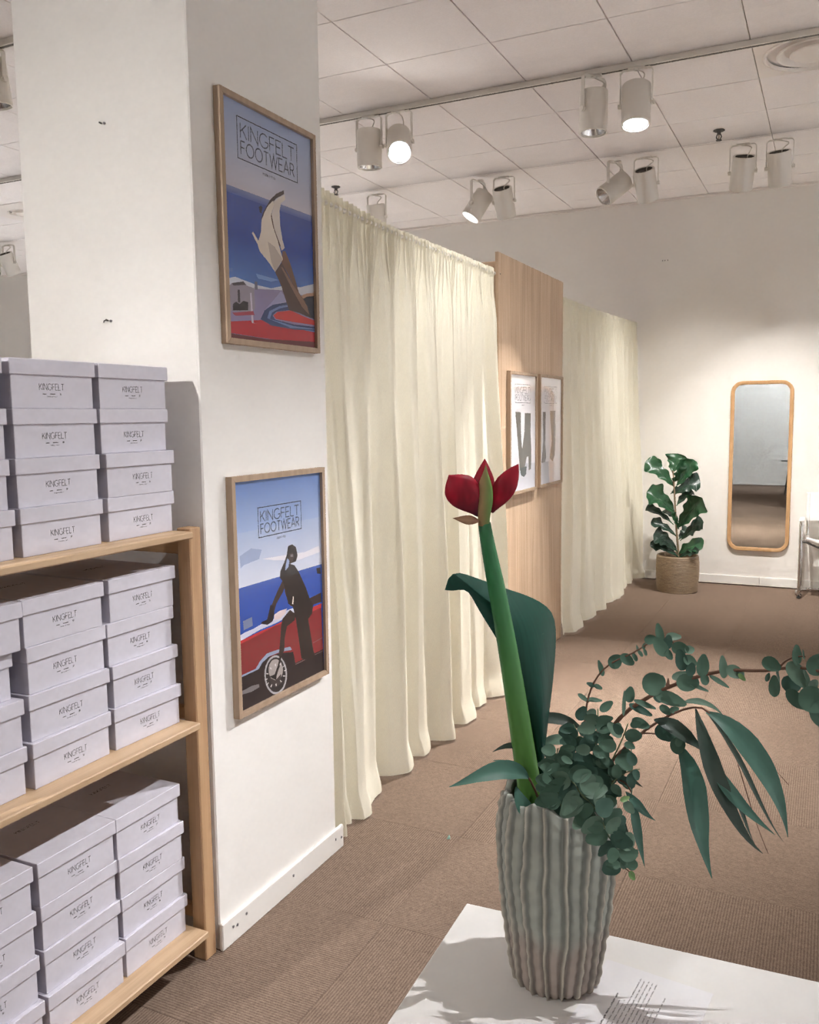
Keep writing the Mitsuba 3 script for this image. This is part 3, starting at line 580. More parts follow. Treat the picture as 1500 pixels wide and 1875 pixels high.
def box_print(sz):
    if sz not in prints:
        g = [text_poly('KINGFELT', -.0345, .0395, .0345, .0535, .0012, .22)]
        g += [sbox(-.026, .0295, -.016, .0312), sbox(-.006, .0298, .009, .0315), text_poly(sz, .0215, .029, .0262, .0328, .0008)]
        g += [text_poly('MADE IN ITALY', -.0135, .0235, .0135, .0258, .0004)]
        m = extr(unary_union(g), .0002); prints[sz] = ply(frame4(m, *FACE_X, [-.0056, 0, 0]), 'mat_ink')
    return prints[sz]
lidprint = ply(frame4(extr(text_poly('KINGFELT', -.04, -.006, .04, .006, .001), .0002), [0, 1, 0], [-1, 0, 0], [-BD * .5, 0, BH - .0001]) if False else
               frame4(extr(text_poly('KINGFELT', -.035, -.006, .035, .006, .0011), .0002), ([0, 1, 0], [-1, 0, 0], [0, 0, 1]), [-BD * .52, 0, BH - .0001]), 'mat_ink')
shelf_nm = {0: 'bottom shelf', 1: 'middle shelf', 2: 'top shelf'}
row_nm = ['lowest', 'second from bottom', 'third from bottom', 'topmost']
col_nm = {0: 'right stack', 1: 'middle stack', 2: 'left cut-off stack'}
stack_y = {0: [(1.684, 1.440, 1.192)], 1: [(1.690, 1.442, 1.188)], 2: [(1.700, 1.447, 1.194)]}
# small shoves of each box: (along the shelf, outwards, turn in degrees), lowest first
shove = {(2, 0): [(.006, -.002, .4), (.004, .004, -.3), (-.003, -.004, .4), (-.004, 0, -.2)], (2, 1): [(.0, .002, .3), (-.002, 0, -.2), (0, -.003, .2), (-.004, .001, 0)], (2, 2): [(0, .002, .3), (-.004, -.002, 0), (-.006, .002, .2), (-.010, 0, -.3)],
         (1, 0): [(.001, .004, -1.6), (.003, 0, .3), (-.004, -.004, .2), (.004, 0, -.2)], (1, 1): [(-.002, .003, 1.2), (.0, .0, -.3), (.002, -.004, 1.4), (-.004, .0, .2)], (1, 2): [(0, .002, .4), (-.002, .003, .2), (-.010, -.012, 1.8), (.004, .006, -.6)],
         (0, 0): [(.004, .002, .4), (.002, -.001, .2), (-.003, .003, -1.0), (-.008, .002, .3)], (0, 1): [(.001, .006, -.6), (.003, -.003, .3), (.001, -.003, .6), (-.005, .002, .2)], (0, 2): [(0, .004, .2), (-.002, -.002, .6), (-.004, -.002, .2), (-.008, 0, -.2)]}
for s, zs in enumerate((.1076, .7136, 1.2411)):
    for c in range(3):
        for r in range(4):
            dy, dx, rz = shove[(s, c)][r]
            b = thing('shoe_box', 'white shoe box, %s in the %s, %s' % (row_nm[r], col_nm[c], shelf_nm[s]), 'shoe box', 'white shoe boxes on the pine shelves')
            m = T().translate([-1.588 + dx, stack_y[s][0][c] + dy, zs + r * (BH + .0002)]).rotate([0, 0, 1], rz)
            kb = part(b, 'body', moved(body, m)); kl = part(b, 'lid', moved(lid, m))
            jit = m.translate([0, rng.uniform(-.008, .008), rng.uniform(-.002, .002)])
            part(kb, 'label_print', moved(box_print(sizes[(s * 5 + c * 3 + r * 2 + (r > 1)) % 4]), jit), 'printed dark lettering')
            if r == 3: part(kl, 'lid_print', moved(lidprint, m), 'printed dark lettering')

# ================================================================== plywood panel and curtains
k = thing('plywood_panel', 'tall plywood panel between the two curtains, carrying two posters', 'panel')
part(k, 'board', ply(bx(-1.674, PANX, 4.535, 5.785, .004, 2.414, .0015), 'mat_plywood'))
part(k, 'stud', ply(bx(-1.765, -1.674, 4.56, 4.61, 0, 2.37, .003), 'mat_plywood'), 'upright timber behind the board')
part(k, 'stud', ply(bx(-1.765, -1.674, 5.70, 5.75, 0, 2.37, .003), 'mat_plywood'), 'upright timber behind the board')
part(k, 'screw', ply(tube([[PANX - .001, 4.565, 2.30], [PANX + .0008, 4.565, 2.30]], .004, 8), 'mat_dark'))
def smooth(a, b, x):
    t = np.clip((x - a) / (b - a), 0, 1); return t * t * (3 - 2 * t)
def n1(x, seed):
    return meshkit.noise(np.stack([np.asarray(x, float), 0 * x + seed * 7.3, 0 * x + .5], -1), seed) * 2 - 1
def curtain(y0, y1, ztop, knots, seed, wav, ny, nz=90, ylean=None):
    """a gathered curtain that hangs from a rod: fine gathers at the head, broad folds at the hem. knots: hem line (y, x)"""
    kn = np.array(knots); hem = PchipInterpolator(kn[:, 0], kn[:, 1])
    y = np.linspace(y0, y1, ny); t = np.linspace(0, 1, nz) ** 1.15
    Y, Tt = np.meshgrid(y, t, indexing='ij')
    ph = n1(Y * 2.3, seed) * 2.6
    fine = .0095 * np.sin(2 * PI * Y / .034 + ph * 2 + n1(Y * 11, seed + 2)) + .004 * np.sin(2 * PI * Y / .019 + ph * 3)
    lean = .22 * n1(Y * 4 + Tt * .7, seed + 4) * Tt
    g1 = np.sin(2 * PI * (Y + .02 * lean) / wav + ph + n1(Y * 6, seed + 1) * .9)
    g2 = np.sin(2 * PI * Y / (wav * .47) + ph * 1.9 + 1.3 * n1(Y * 5, seed + 6))
    amp = .55 + .45 * n1(Y * 3.7, seed + 7)
    mid = amp * (.044 * np.sign(g1) * np.abs(g1) ** .8) + .011 * g2 * (.6 + .4 * n1(Y * 5.3, seed + 12))
    big = hem(Y) + 1.675
    wf = (1 - smooth(.02, .20, Tt))
    wm = smooth(.01, .14, Tt) * (1 - .80 * smooth(.55, .97, Tt))
    wb = smooth(.05, .98, Tt)
    X = -1.675 + fine * wf + mid * wm + big * wb
    # folds lean over sideways, so that one face of each fold hides the next
    Yd = Y + .034 * amp * np.cos(2 * PI * Y / wav + ph + n1(Y * 6, seed + 1) * .9) * smooth(.1, .5, Tt) * (1 - .5 * smooth(.6, 1, Tt)) + .004 * n1(Y * 9 + Tt, seed + 3) * Tt
    zt = np.interp(Y, [p[0] for p in ztop], [p[1] for p in ztop]) + .004 * n1(Y * 26, seed + 5)
    Z = zt * (1 - Tt) + .006 * Tt
    foot = smooth(.945, 1., Tt)                          # the hem breaks on the carpet
    X = X + .030 * foot * (.6 + .8 * n1(Y * 5, seed + 8))
    Z = Z + .014 * foot * (1 + n1(Y * 7, seed + 9)) * .5
    hd = np.exp(-((Tt - .012) / .007) ** 2)              # rod pocket under the ruffled head
    X = X + .003 * hd
    return grid(np.stack([X, Yd, Z], -1))
hem1 = [(2.575, -1.70), (2.605, -1.60), (2.630, -1.565), (2.655, -1.60), (2.675, -1.70), (2.70, -1.655), (2.735, -1.605), (2.755, -1.625), (2.775, -1.580), (2.83, -1.585), (2.92, -1.625), (3.06, -1.655), (3.12, -1.73),
        (3.15, -1.74), (3.185, -1.655), (3.25, -1.61), (3.34, -1.635), (3.40, -1.70), (3.44, -1.645), (3.54, -1.635), (3.60, -1.69), (3.64, -1.62), (3.70, -1.585), (3.745, -1.60), (3.80, -1.72), (3.86, -1.70),
        (3.90, -1.625), (3.98, -1.605), (4.07, -1.65), (4.12, -1.70), (4.17, -1.64), (4.24, -1.64), (4.30, -1.71), (4.35, -1.64), (4.40, -1.59), (4.46, -1.58), (4.49, -1.62), (4.515, -1.66)]
m = curtain(2.575, 4.515, [(2.575, 2.352), (2.8, 2.350), (3.3, 2.318), (3.9, 2.322), (4.515, 2.325)], hem1, 3, .20, 760)
k = thing('curtain', 'long cream curtain with a gathered head, between the pillar and the plywood panel', 'curtain', 'cream curtains')
part(k, 'cloth', ply(m, 'mat_curtain', True)); part(k, 'rod', ply(tube([[-1.677, 2.561, 2.312], [-1.677, 3.4, 2.296], [-1.677, 4.53, 2.30]], .010, 12), 'mat_curtain_rod', 40))
hem2 = [(5.82, -1.66), (5.835, -1.655), (5.87, -1.68), (5.92, -1.63), (6.05, -1.61), (6.18, -1.625), (6.26, -1.69), (6.32, -1.64), (6.45, -1.60), (6.54, -1.62), (6.60, -1.70), (6.66, -1.62), (6.74, -1.585), (6.80, -1.60),
        (6.86, -1.70), (6.95, -1.63), (7.15, -1.585), (7.38, -1.575), (7.46, -1.62), (7.52, -1.70), (7.60, -1.62), (7.72, -1.62), (7.80, -1.69), (7.88, -1.61), (8.0, -1.62), (8.08, -1.68), (8.15, -1.58), (8.20, -1.57), (8.235, -1.60)]
m = curtain(5.825, 8.235, [(5.825, 2.325), (6.9, 2.335), (8.235, 2.372)], hem2, 11, .21, 820)
k = thing('curtain', 'far cream curtain between the plywood panel and the back wall', 'curtain', 'cream curtains')
part(k, 'cloth', ply(m, 'mat_curtain', True)); part(k, 'rod', ply(tube([[-1.677, 5.79, 2.30], [-1.677, 7, 2.315], [-1.677, 8.258, 2.35]], .010, 12), 'mat_curtain_rod', 40))

# ================================================================== wall mirror
def rrect(w, h, r): return sbox(-w / 2 + r, -h / 2 + r, w / 2 - r, h / 2 - r).buffer(r, quad_segs=14)
FACE_Y = ([1, 0, 0], [0, 0, 1], [0, -1, 0])              # flat things on the back wall face -y
MW, MH, mc = .512, 1.50, [-.574, YB, 1.064]
k = thing('wall_mirror', 'tall mirror with rounded corners in an oak frame on the back wall', 'mirror')
ctr = np.array(rrect(MW - .032, MH - .032, .085).exterior.coords)[:-1]; nC = len(ctr); ring = []
sec = [(.016, .0), (.016, .022), (.012, .029), (-.009, .029), (-.015, .024), (-.016, .012)]   # (outwards, off the wall)
for i in range(nC + 1):
    p = ctr[i % nC]; t = ctr[(i + 1) % nC] - ctr[i % nC - 1]; t /= np.linalg.norm(t); o = np.array([t[1], -t[0]])
    if o @ p < 0: o = -o
    ring.append([[*(p + o * a), b] for a, b in sec])
part(k, 'frame', ply(frame4(grid(np.array(ring)), *[FACE_Y], mc), 'mat_oak_mirror', 40))
part(k, 'glass', ply(frame4(extr(rrect(MW - .058, MH - .058, .075), .004), FACE_Y, [mc[0], YB - .008, mc[2]]), 'mat_mirror'), 'mirror glass')
part(k, 'backing', ply(frame4(extr(rrect(MW - .03, MH - .03, .085), .007), FACE_Y, [mc[0], YB - .0005, mc[2]]), 'mat_oak_mirror'))

# ================================================================== fiddle-leaf fig in a basket
def leaf_strip(path, widths, nrm, cup=.15, wave=0., nw=6, seed=0, fold=0.):
    """a leaf along a path: half widths, surface normals, cupped across, wavy at the margin"""
    p = np.asarray(path, float); n = len(p); t = np.gradient(p, axis=0); t /= np.linalg.norm(t, axis=1, keepdims=True) + 1e-12
    nr = np.broadcast_to(np.asarray(nrm, float), p.shape); s = np.cross(t, nr); s /= np.linalg.norm(s, axis=1, keepdims=True) + 1e-12
    widths = np.asarray(widths) * (1 + wave * .55 * np.sin(np.linspace(0, 1, n) * 23 + seed))
    nn = np.cross(s, t); q = np.linspace(-1, 1, nw + 1); v = np.zeros((n, nw + 1, 3))
    for j, a in enumerate(q):
        w = np.asarray(widths)[:, None]
        wv = wave * np.sin(np.linspace(0, 1, n) * 17 + a * 2.1 + seed * 1.7)[:, None] * abs(a) ** 1.5
        v[:, j] = p + s * w * a * (1 - .12 * abs(a) * cup) + nn * (w * (cup * a * a + fold * abs(a)) + wv * w)
    return grid(v)
def leaf_tex(a, b, vein, sc):
    def fn(p, n, uv):
        g = mikit.fbm(p.x * 30 * sc, p.y * 30 * sc, p.z * 30 * sc)
        return mikit.mix(a, b, g)
    return tex(fn)
def leaf_mat(key, a, b, r=.35, trans=.25, sc=1., spec=.5):
    mat(key, two({'type': 'principled', 'base_color': leaf_tex(a, b, 0, sc), 'roughness': r, 'specular': spec}))
leaf_mat('mat_fig_leaf', (.010, .052, .022), (.026, .085, .034), .22, spec=.6)
leaf_mat('mat_fig_leaf_dark', (.012, .030, .020), (.025, .050, .034), .32)
rough('mat_trunk', (.22, .17, .11), .8, .2)
def basket_fn(p, n, uv):
    f = mikit.noise(p.x * 40, p.y * 40, p.z * 210); g = mikit.noise(p.x * 220, p.y * 220, p.z * 120)
    return mikit.mix((.17, .115, .07), (.38, .28, .18), dr.clip(.15 + .6 * f + .4 * (g - .5), 0, 1))
rough('mat_basket', tex(basket_fn), .45, .5)
FP = np.array([-1.185, 7.775])
k = thing('potted_fig', 'fiddle-leaf fig in a woven basket, on the carpet by the back wall', 'plant')
prof, nb = [], 26
for i in range(nb * 4 + 1):                              # coils of seagrass rope
    z = .31 * i / (nb * 4); R0 = .166 + .012 * math.sin(z / .31 * 2.6)
    prof.append((R0 + .0045 * abs(math.sin(PI * i / 4)), z))
prof += [(.170, .318), (.160, .316), (.157, .29), (.155, .25), (.0001, .25)]
bm = lathe([(.0001, .001)] + prof, 64)
v = bm.vertices; an = np.arctan2(v[:, 1], v[:, 0]); v[:, :2] *= (1 + .008 * np.sin(an * 3 + v[:, 2] * 9) + .006 * np.sin(an * 37 + v[:, 2] * 520) * (np.hypot(v[:, 0], v[:, 1]) > .15))[:, None]
bm.vertices = v; bm.apply_translation([FP[0], FP[1], 0])
part(k, 'basket', ply(bm, 'mat_basket', 60))
rough('mat_soil', (.03, .022, .016), .9, .1)
part(k, 'soil', ply(frame4(lathe([(.0001, .262), (.10, .258), (.156, .252)], 24), np.eye(3), [FP[0], FP[1], 0]), 'mat_soil'))
SC = .149 / 1597.2; DF = 7.44                            # one unit of the sketch at the fig's distance
def fig(u, w, dy=0.):
    """sketch units -> metres, dy towards the wall"""
    px, py = 1180 + u * .149, 820 + w * .149
    d = _f + _r * (px - 750) / FOCAL - _u * (py - 937.5) / FOCAL
    return CAM + d * (FP[1] + dy) / d[1]
tr = spline([fig(424, 1400), fig(415, 1240, .01), fig(400, 1060, .0), fig(378, 700, -.01), fig(366, 470, -.01), fig(352, 280, 0)], 20)
part(k, 'trunk', ply(tube(tr, np.linspace(.0105, .006, 20), 8), 'mat_trunk', True))
#  base, tip (sketch units), half width (m), depth of the tip, droop, glossy, lateral bend
figs = [((355, 470), (12, 175), .080, -.02, .05, 0, 0), ((345, 300), (405, 70), .075, .07, -.02, 0, 0), ((352, 430), (440, 150), .085, -.13, .00, 0, 40), ((395, 470), (600, 140), .062, .02, .00, 0, 30),
        ((372, 800), (30, 545), .098, -.05, .04, 0, 0), ((395, 560), (690, 432), .082, .05, .05, 1, 0), ((330, 560), (450, 520), .04, .10, .0, 1, 0), ((405, 700), (590, 520), .05, .08, .03, 1, 0),
        ((415, 980), (712, 615), .095, -.09, .03, 0, 30), ((345, 930), (18, 745), .047, .02, .06, 1, -40), ((420, 990), (330, 820), .040, -.14, .02, 0, 0), ((392, 1085), (80, 920), .052, -.03, .05, 1, -30),
        ((455, 1130), (728, 910), .055, -.02, .05, 1, 20), ((400, 1270), (108, 1075), .075, -.08, .04, 1, 0), ((430, 1300), (712, 1240), .075, -.05, .07, 0, 0), ((420, 1345), (70, 1205), .050, -.08, .07, 1, -20),
        ((430, 1350), (660, 1300), .045, -.13, .04, 1, 0), ((430, 1120), (560, 1010), .06, .10, .02, 1, 0), ((415, 900), (250, 760), .05, .12, .03, 1, 0)]
fw = np.interp(np.linspace(0, 1, 26), [0, .06, .14, .25, .38, .5, .6, .7, .8, .87, .93, .97, 1], [.03, .14, .32, .47, .56, .64, .78, .95, 1.04, 1.0, .82, .52, .04])
for i, (b, t, hw, dt, dr_, dk, bend) in enumerate(figs):
    A0, B0 = fig(*b, 0), fig(*t, dt); mid = (A0 + B0) / 2 + np.array([0, 0, dr_]) + _r * bend * SC * DF
    a = np.linspace(0, 1, len(fw))[:, None]; path = (1 - a) ** 2 * A0 + 2 * a * (1 - a) * mid + a * a * B0
    nr = -_f * .9 + np.array([0, 0, .55]) + _r * rng.uniform(-.35, .35)
    kl = part(k, 'leaf', ply(leaf_strip(path, fw * hw * 1.08, nr, cup=rng.uniform(.05, .35), wave=.22, nw=8, seed=i, fold=.12), 'mat_fig_leaf_dark' if dk else 'mat_fig_leaf', True))
    part(kl, 'stalk', ply(tube([A0 + (A0 - path[4]) * .25, path[2], path[8], path[16]], [.004, .0035, .003, .0015], 6), 'mat_fig_leaf', True))

# ================================================================== tubular armchair at the right edge
k = thing('armchair', 'chrome tube armchair with white leather slings, cut off by the right edge', 'chair')
cxl, cxr, cyf, cyb = -.214, .42, 7.83, 8.19; rt = .0125
for x, s in ((cxl, 1), (cxr, -1)):
    part(k, 'side_tube', ply(tube(spline([[x + s * .012, cyf + .05, rt + .002], [x, cyf + .010, rt + .012], [x, cyf, .08]], 8).tolist() + [[x, cyf, .3], [x, cyf, .56]] + spline([[x, cyf, .575], [x, cyf + .012, .612], [x, cyf + .05, .627]], 8).tolist() + [[x, cyb - .06, .627], [x, cyb - .02, .622], [x, cyb, .59], [x, cyb, .30], [x, cyb, .04]], rt, 12), 'mat_chrome', True))
    part(k, 'foot', ply(tube([[x, cyf - .002, .0005], [x, cyf - .002, .012]], .016, 12), 'mat_rubber', 30))
    part(k, 'arm_sling', ply(bx(x - .020, x + .020, cyf + .055, cyb - .05, .628, .645, .006), 'mat_leather', 40))
    part(k, 'back_post', ply(tube([[x + s * .045, 8.05, .50], [x + s * .045, 8.07, .63]], .011, 12), 'mat_chrome', True)); part(k, 'back_sleeve', ply(tube([[x + s * .045, 8.07, .622], [x + s * .044, 8.075, .66], [x + s * .04, 8.10, .85], [x + s * .04, 8.101, .862]], .015, 14), 'mat_leather', True), 'white leather sleeve')
part(k, 'base_rail', ply(tube(spline([[cxl + .012, cyf + .05, rt + .002], [cxl + .02, cyb - .05, rt + .002], [cxl + .06, cyb - .012, rt + .002]], 10).tolist() + [[cxr - .06, cyb - .012, rt + .002]] + spline([[cxr - .06, cyb - .012, rt + .002], [cxr - .02, cyb - .05, rt + .002], [cxr - .012, cyf + .05, rt + .002]], 10).tolist()[1:], rt, 12), 'mat_chrome', True))
part(k, 'seat_rail', ply(tube([[cxl, cyf + .02, .470], [cxl + .045, cyf + .015, .466], [cxl + .13, cyf + .02, .428], [(cxl + cxr) / 2, cyf + .02, .412], [cxr - .13, cyf + .02, .428], [cxr - .045, cyf + .015, .466], [cxr, cyf + .02, .470]], .008, 10), 'mat_dark', True))
part(k, 'seat_rail', ply(tube([[cxl, cyb - .06, .44], [cxr, cyb - .06, .44]], .011, 10), 'mat_chrome', True))
a = np.linspace(0, 1, 17); st = np.stack([np.stack([cxl + .045 + (cxr - cxl - .09) * a, 0 * a + y, zz + .06 * (2 * a - 1) ** 2 * (1 - .09 * q)], -1) for q, (y, zz) in enumerate([(cyf + .012, .424), (cyf + .002, .430), (cyf - .004, .452), (cyf + .004, .468), (cyf + .02, .472), (cyf + .1, .455), (8.0, .43), (cyb - .06, .445)])], 1)
part(k, 'seat', ply(grid(st), 'mat_leather', True)); 
bk = np.stack([np.stack([cxl + .045 + (cxr - cxl - .09) * a, 8.06 + (z - .6) * .17 + .035 * (1 - (2 * a - 1) ** 2), 0 * a + z], -1) for z in (.625, .64, .75, .85, .862)], 1)
part(k, 'backrest', ply(grid(bk), 'mat_leather', True))

# ================================================================== display table, paper, vase
k = thing('display_table', 'white display table in the foreground, carrying the ribbed vase', 'table')
tm = T().translate([-.511, 1.248, 0]).rotate([0, 0, 1], 2.3)
part(k, 'tabletop', moved(ply(bx(0, 1.15, -.80, 0, .715, .75, .002), 'mat_table'), tm))
for x in (.05, 1.10):
    for y in (-.75, -.05):
        part(k, 'leg', moved(ply(bx(x - .025, x + .025, y - .025, y + .025, 0, .7155, .002), 'mat_table'), tm))
part(k, 'apron', moved(ply(bx(.03, 1.12, -.075, -.055, .66, .7155), 'mat_table'), tm))
ka = thing('info_sheet', 'white printed sheet of small dark text lying on the table beside the vase', 'paper')
sheet = T().translate([-.233, 1.105, .7503]).rotate([0, 0, 1], 84.)
part(ka, 'sheet', moved(ply(bx(-.25, .085, -.105, .045, 0, .0004), 'mat_paper'), sheet))
rows = []
def textline(x0, x1, y, h, seed):
    r = random.Random(seed); x = x0; out = []
    while x < x1:                                        # words, as short runs of letter strokes
        wl = r.uniform(.006, .018); e = min(x + wl, x1); q = x
        while q < e - .001:
            out.append(sbox(q, y, q + .0009, y + h * r.uniform(.65, 1.))); out.append(sbox(q, y + h * r.choice((0, .4, .75)), q + .0017, y + h * (r.choice((0, .4, .75)) + .18) if False else y + h * .3)); q += .0021
        x = e + .0024
    return out
L = textline(-.235, .020, .006, .0026, 1)
G = []
for i in range(9):
    G += textline(-.235, .012 + .054 * (i in (2, 3, 4, 5, 6)), -.0005 - i * .0056, .0019, 10 + i)
G += textline(-.06, .045, -.052, .0019, 40)
L += textline(-.235, -.03, -.062, .0028, 50)
part(ka, 'heading', moved(ply(extr(unary_union(L), .0001), 'mat_ink'), sheet @ T().translate([0, 0, .0004])), 'dark heading lines')
part(ka, 'text', moved(ply(extr(unary_union(G), .0001), 'mat_ink_grey'), sheet @ T().translate([0, 0, .0004])), 'fine grey text lines')

VC = np.array([-.327, 1.128]); nA, nZ = 360, 90
zz = np.linspace(0, 1, nZ); HV = .272
Rz = np.interp(zz, [0, .03, .2, .4, .6, .8, .93, 1.], [.054, .059, .066, .0735, .0785, .080, .0765, .072])
nr = 17; an = np.arange(nA) * 2 * PI / nA; V = np.zeros((nA, nZ, 3)); colr = np.zeros((nA, nZ, 3))
for i, z in enumerate(zz):
    wob = .035 * np.sin(z * 15 + 1.3 * np.floor(an * 17 / (2 * PI))) * 0 + .045 * math.sin(z * 13) + .02 * math.sin(z * 31 + 1)
    ph = an * nr / (2 * PI) + wob * (.6 + .5 * np.sin(an * 3)) + .06 * np.sin(an * 5 + z * 9)
    fr = ph - np.floor(ph); d = np.minimum(fr, 1 - fr)                      # 0 on a rib
    ridge = np.exp(-(d / .08) ** 2) * .0048 * (1 + .15 * np.sin(z * 48 + np.floor(ph + .5) * 2.1)) * (1 - .5 * smooth(.0, .04, np.array(1 - z)) * 0)
    r = Rz[i] + ridge - .0016 * np.cos(2 * PI * fr) * 0 - .0022 * np.exp(-((d - .2) / .1) ** 2) + .0007 * np.sin(z * 90 + an * 2)
    rim = .0045 * np.sin(an * 3 + .6) + .0035 * np.sin(an * 7) + .002 * np.sin(an * 17)
    V[:, i] = np.c_[VC[0] + r * np.cos(an), VC[1] + r * np.sin(an), .7505 + HV * z + rim * smooth(.8, 1, np.array(z))]
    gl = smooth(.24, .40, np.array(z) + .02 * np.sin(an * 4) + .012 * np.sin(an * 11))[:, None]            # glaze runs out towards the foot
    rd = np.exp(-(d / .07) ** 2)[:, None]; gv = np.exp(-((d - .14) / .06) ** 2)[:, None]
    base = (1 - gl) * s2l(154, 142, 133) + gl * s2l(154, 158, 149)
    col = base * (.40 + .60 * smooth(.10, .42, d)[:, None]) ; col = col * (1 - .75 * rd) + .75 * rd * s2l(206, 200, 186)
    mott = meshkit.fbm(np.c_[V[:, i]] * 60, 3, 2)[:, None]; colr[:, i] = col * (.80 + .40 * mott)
V2 = np.concatenate([V, V[:1]], 0); C2 = np.concatenate([colr, colr[:1]], 0)
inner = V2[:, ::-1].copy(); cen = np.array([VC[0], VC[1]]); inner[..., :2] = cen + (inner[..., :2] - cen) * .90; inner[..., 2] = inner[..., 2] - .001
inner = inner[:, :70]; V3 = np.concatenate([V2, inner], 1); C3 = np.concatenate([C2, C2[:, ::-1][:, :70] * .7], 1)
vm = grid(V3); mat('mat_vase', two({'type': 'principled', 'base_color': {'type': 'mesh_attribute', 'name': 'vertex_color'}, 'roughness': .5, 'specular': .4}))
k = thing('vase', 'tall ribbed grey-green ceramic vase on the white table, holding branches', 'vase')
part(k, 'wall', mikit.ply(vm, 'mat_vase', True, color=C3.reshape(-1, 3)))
bot = lathe([(.0001, 0), (.052, 0), (.055, .003)], 40); bot.apply_translation([VC[0], VC[1], .7504]); part(k, 'foot', ply(bot, 'mat_dark'))
wm = lathe([(.0001, .0), (.056, .0)], 40); wm.apply_translation([VC[0], VC[1], .86]); part(k, 'inner_floor', ply(wm, 'mat_dark'))

# ================================================================== the arrangement in the vase
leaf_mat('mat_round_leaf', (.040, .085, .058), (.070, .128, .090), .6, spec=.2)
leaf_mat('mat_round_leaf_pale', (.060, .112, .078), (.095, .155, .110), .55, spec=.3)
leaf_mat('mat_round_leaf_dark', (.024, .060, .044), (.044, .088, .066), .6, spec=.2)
leaf_mat('mat_long_leaf', (.032, .094, .070), (.062, .142, .108), .5, spec=.35)
leaf_mat('mat_long_leaf_dark', (.016, .036, .028), (.034, .052, .036), .5, spec=.35)
leaf_mat('mat_young_leaf', (.10, .19, .06), (.14, .24, .09), .5, spec=.35)
rough('mat_twig', (.115, .060, .038), .6, .3); rough('mat_twig_green', (.13, .17, .09), .6, .3)
def strap_fn(p, n, uv):
    g = mikit.noise(p.x * 120 + p.y * 300, p.y * 200, p.z * 5); h = mikit.fbm(p.x * 14, p.y * 14, p.z * 14)
    return mikit.mix((.003, .026, .018), (.009, .050, .034), dr.clip(.25 + .4 * g + .4 * h, 0, 1))
rough('mat_strap_leaf', tex(strap_fn), .5, .2)
def stem_fn(p, n, uv):
    h = mikit.fbm(p.x * 40, p.y * 40, p.z * 12)
    t = mikit.smoothstep(1.02, 1.36, p.z)
    return mikit.mix((.075, .185, .040), (.022, .115, .042), t) * (.8 + .4 * h)
rough('mat_flower_stem', tex(stem_fn), .45, .3)
def petal_fn(p, n, uv):
    h = mikit.fbm(p.x * 60, p.y * 60, p.z * 22); v = mikit.noise(p.x * 260, p.y * 260, p.z * 30)
    c = mikit.mix((.075, .003, .007), (.31, .006, .020), dr.clip(.15 + .8 * h + .25 * (v - .5), 0, 1))
    return mikit.mix((.028, .006, .014), c, mikit.smoothstep(1.402, 1.436, p.z + .012 * (h - .5)))
rough('mat_petal', tex(petal_fn), .5, .2)
def bract_fn(p, n, uv):
    h = mikit.fbm(p.x * 80, p.y * 80, p.z * 18); side = mikit.smoothstep(-.006, .008, (p.x + .411) * .9 + (p.y - 1.074) * .436)
    c = mikit.mix((.25, .165, .075), (.11, .20, .05), side)
    return c * (.72 + .5 * h)
rough('mat_bract', tex(bract_fn), .55, .3)
def dry_fn(p, n, uv):
    h = mikit.fbm(p.x * 90, p.y * 90, p.z * 90)
    return mikit.mix((.30, .20, .10), (.22, .09, .06), h)
rough('mat_dry_bract', tex(dry_fn), .6, .3)

D0 = 1.20; PXM = D0 / FOCAL
def line3(pts):                                          # (px, py, depth) rows
    return np.array([at(*p) for p in pts])
# --- amaryllis
k = thing('amaryllis', 'tall amaryllis with dark red buds and one folded strap leaf, standing in the vase', 'flower')
ax = spline(line3([(985, 1545, 1.22), (968, 1430, 1.215), (948, 1300, 1.205), (925, 1160, 1.19), (906, 1060, 1.18), (894, 1000, 1.172), (887, 958, 1.168)]), 30)
part(k, 'stem', ply(tube(ax, np.interp(np.linspace(0, 1, 30), [0, .2, .5, .8, 1], [.0165, .0165, .0142, .0118, .0085]), 20), 'mat_flower_stem', True))
def bud(base, tip, prof, flat, tw, mt, nm, ridges=3, side=0., bow=0.):
    """a closed pointed bud: half widths prof along the axis, flattened towards the lens"""
    b, t = at(*base), at(*tip); a = np.linspace(0, 1, 22); n = 24
    u = t - b; L_ = np.linalg.norm(u); u /= L_; s = np.cross(u, _f); s /= np.linalg.norm(s); w = np.cross(s, u)
    pr = np.interp(a, np.linspace(0, 1, len(prof)), prof) * PXM; th = np.arange(n + 1) * 2 * PI / n
    rr = 1 + .07 * np.cos(ridges * th + tw)
    v = b + (u * L_)[None, None] * a[:, None, None] + (bow * PXM * np.sin(PI * a))[:, None, None] * s + pr[:, None, None] * rr[None, :, None] * (np.cos(th)[None, :, None] * s + flat * np.sin(th)[None, :, None] * w)
    return part(k, nm, ply(grid(v), mt, True))
bud((886, 935, 1.180), (888, 840, 1.176), [5, 11, 17, 20, 20, 18, 13, 7, .4], .7, .4, 'mat_petal', 'bud')
bud((876, 944, 1.160), (822, 870, 1.135), [3, 9, 17, 24, 29, 30, 27, 17, .6], .62, 1.2, 'mat_petal', 'bud', bow=-3)
bud((900, 938, 1.165), (949, 850, 1.150), [3, 8, 14, 18, 20, 19, 15, 9, .6], .7, 2.2, 'mat_petal', 'bud', bow=2)
bud((886, 962, 1.164), (889.5, 851, 1.135), [9.5, 10, 12, 14, 14, 12.5, 9, 4, .3], .55, .8, 'mat_bract', 'bract', 2)
bud((877, 954, 1.158), (829, 949, 1.140), [2, 5, 7, 8, 7.5, 6, 4, 2, .3], .6, .2, 'mat_dry_bract', 'dry_bract', 2)
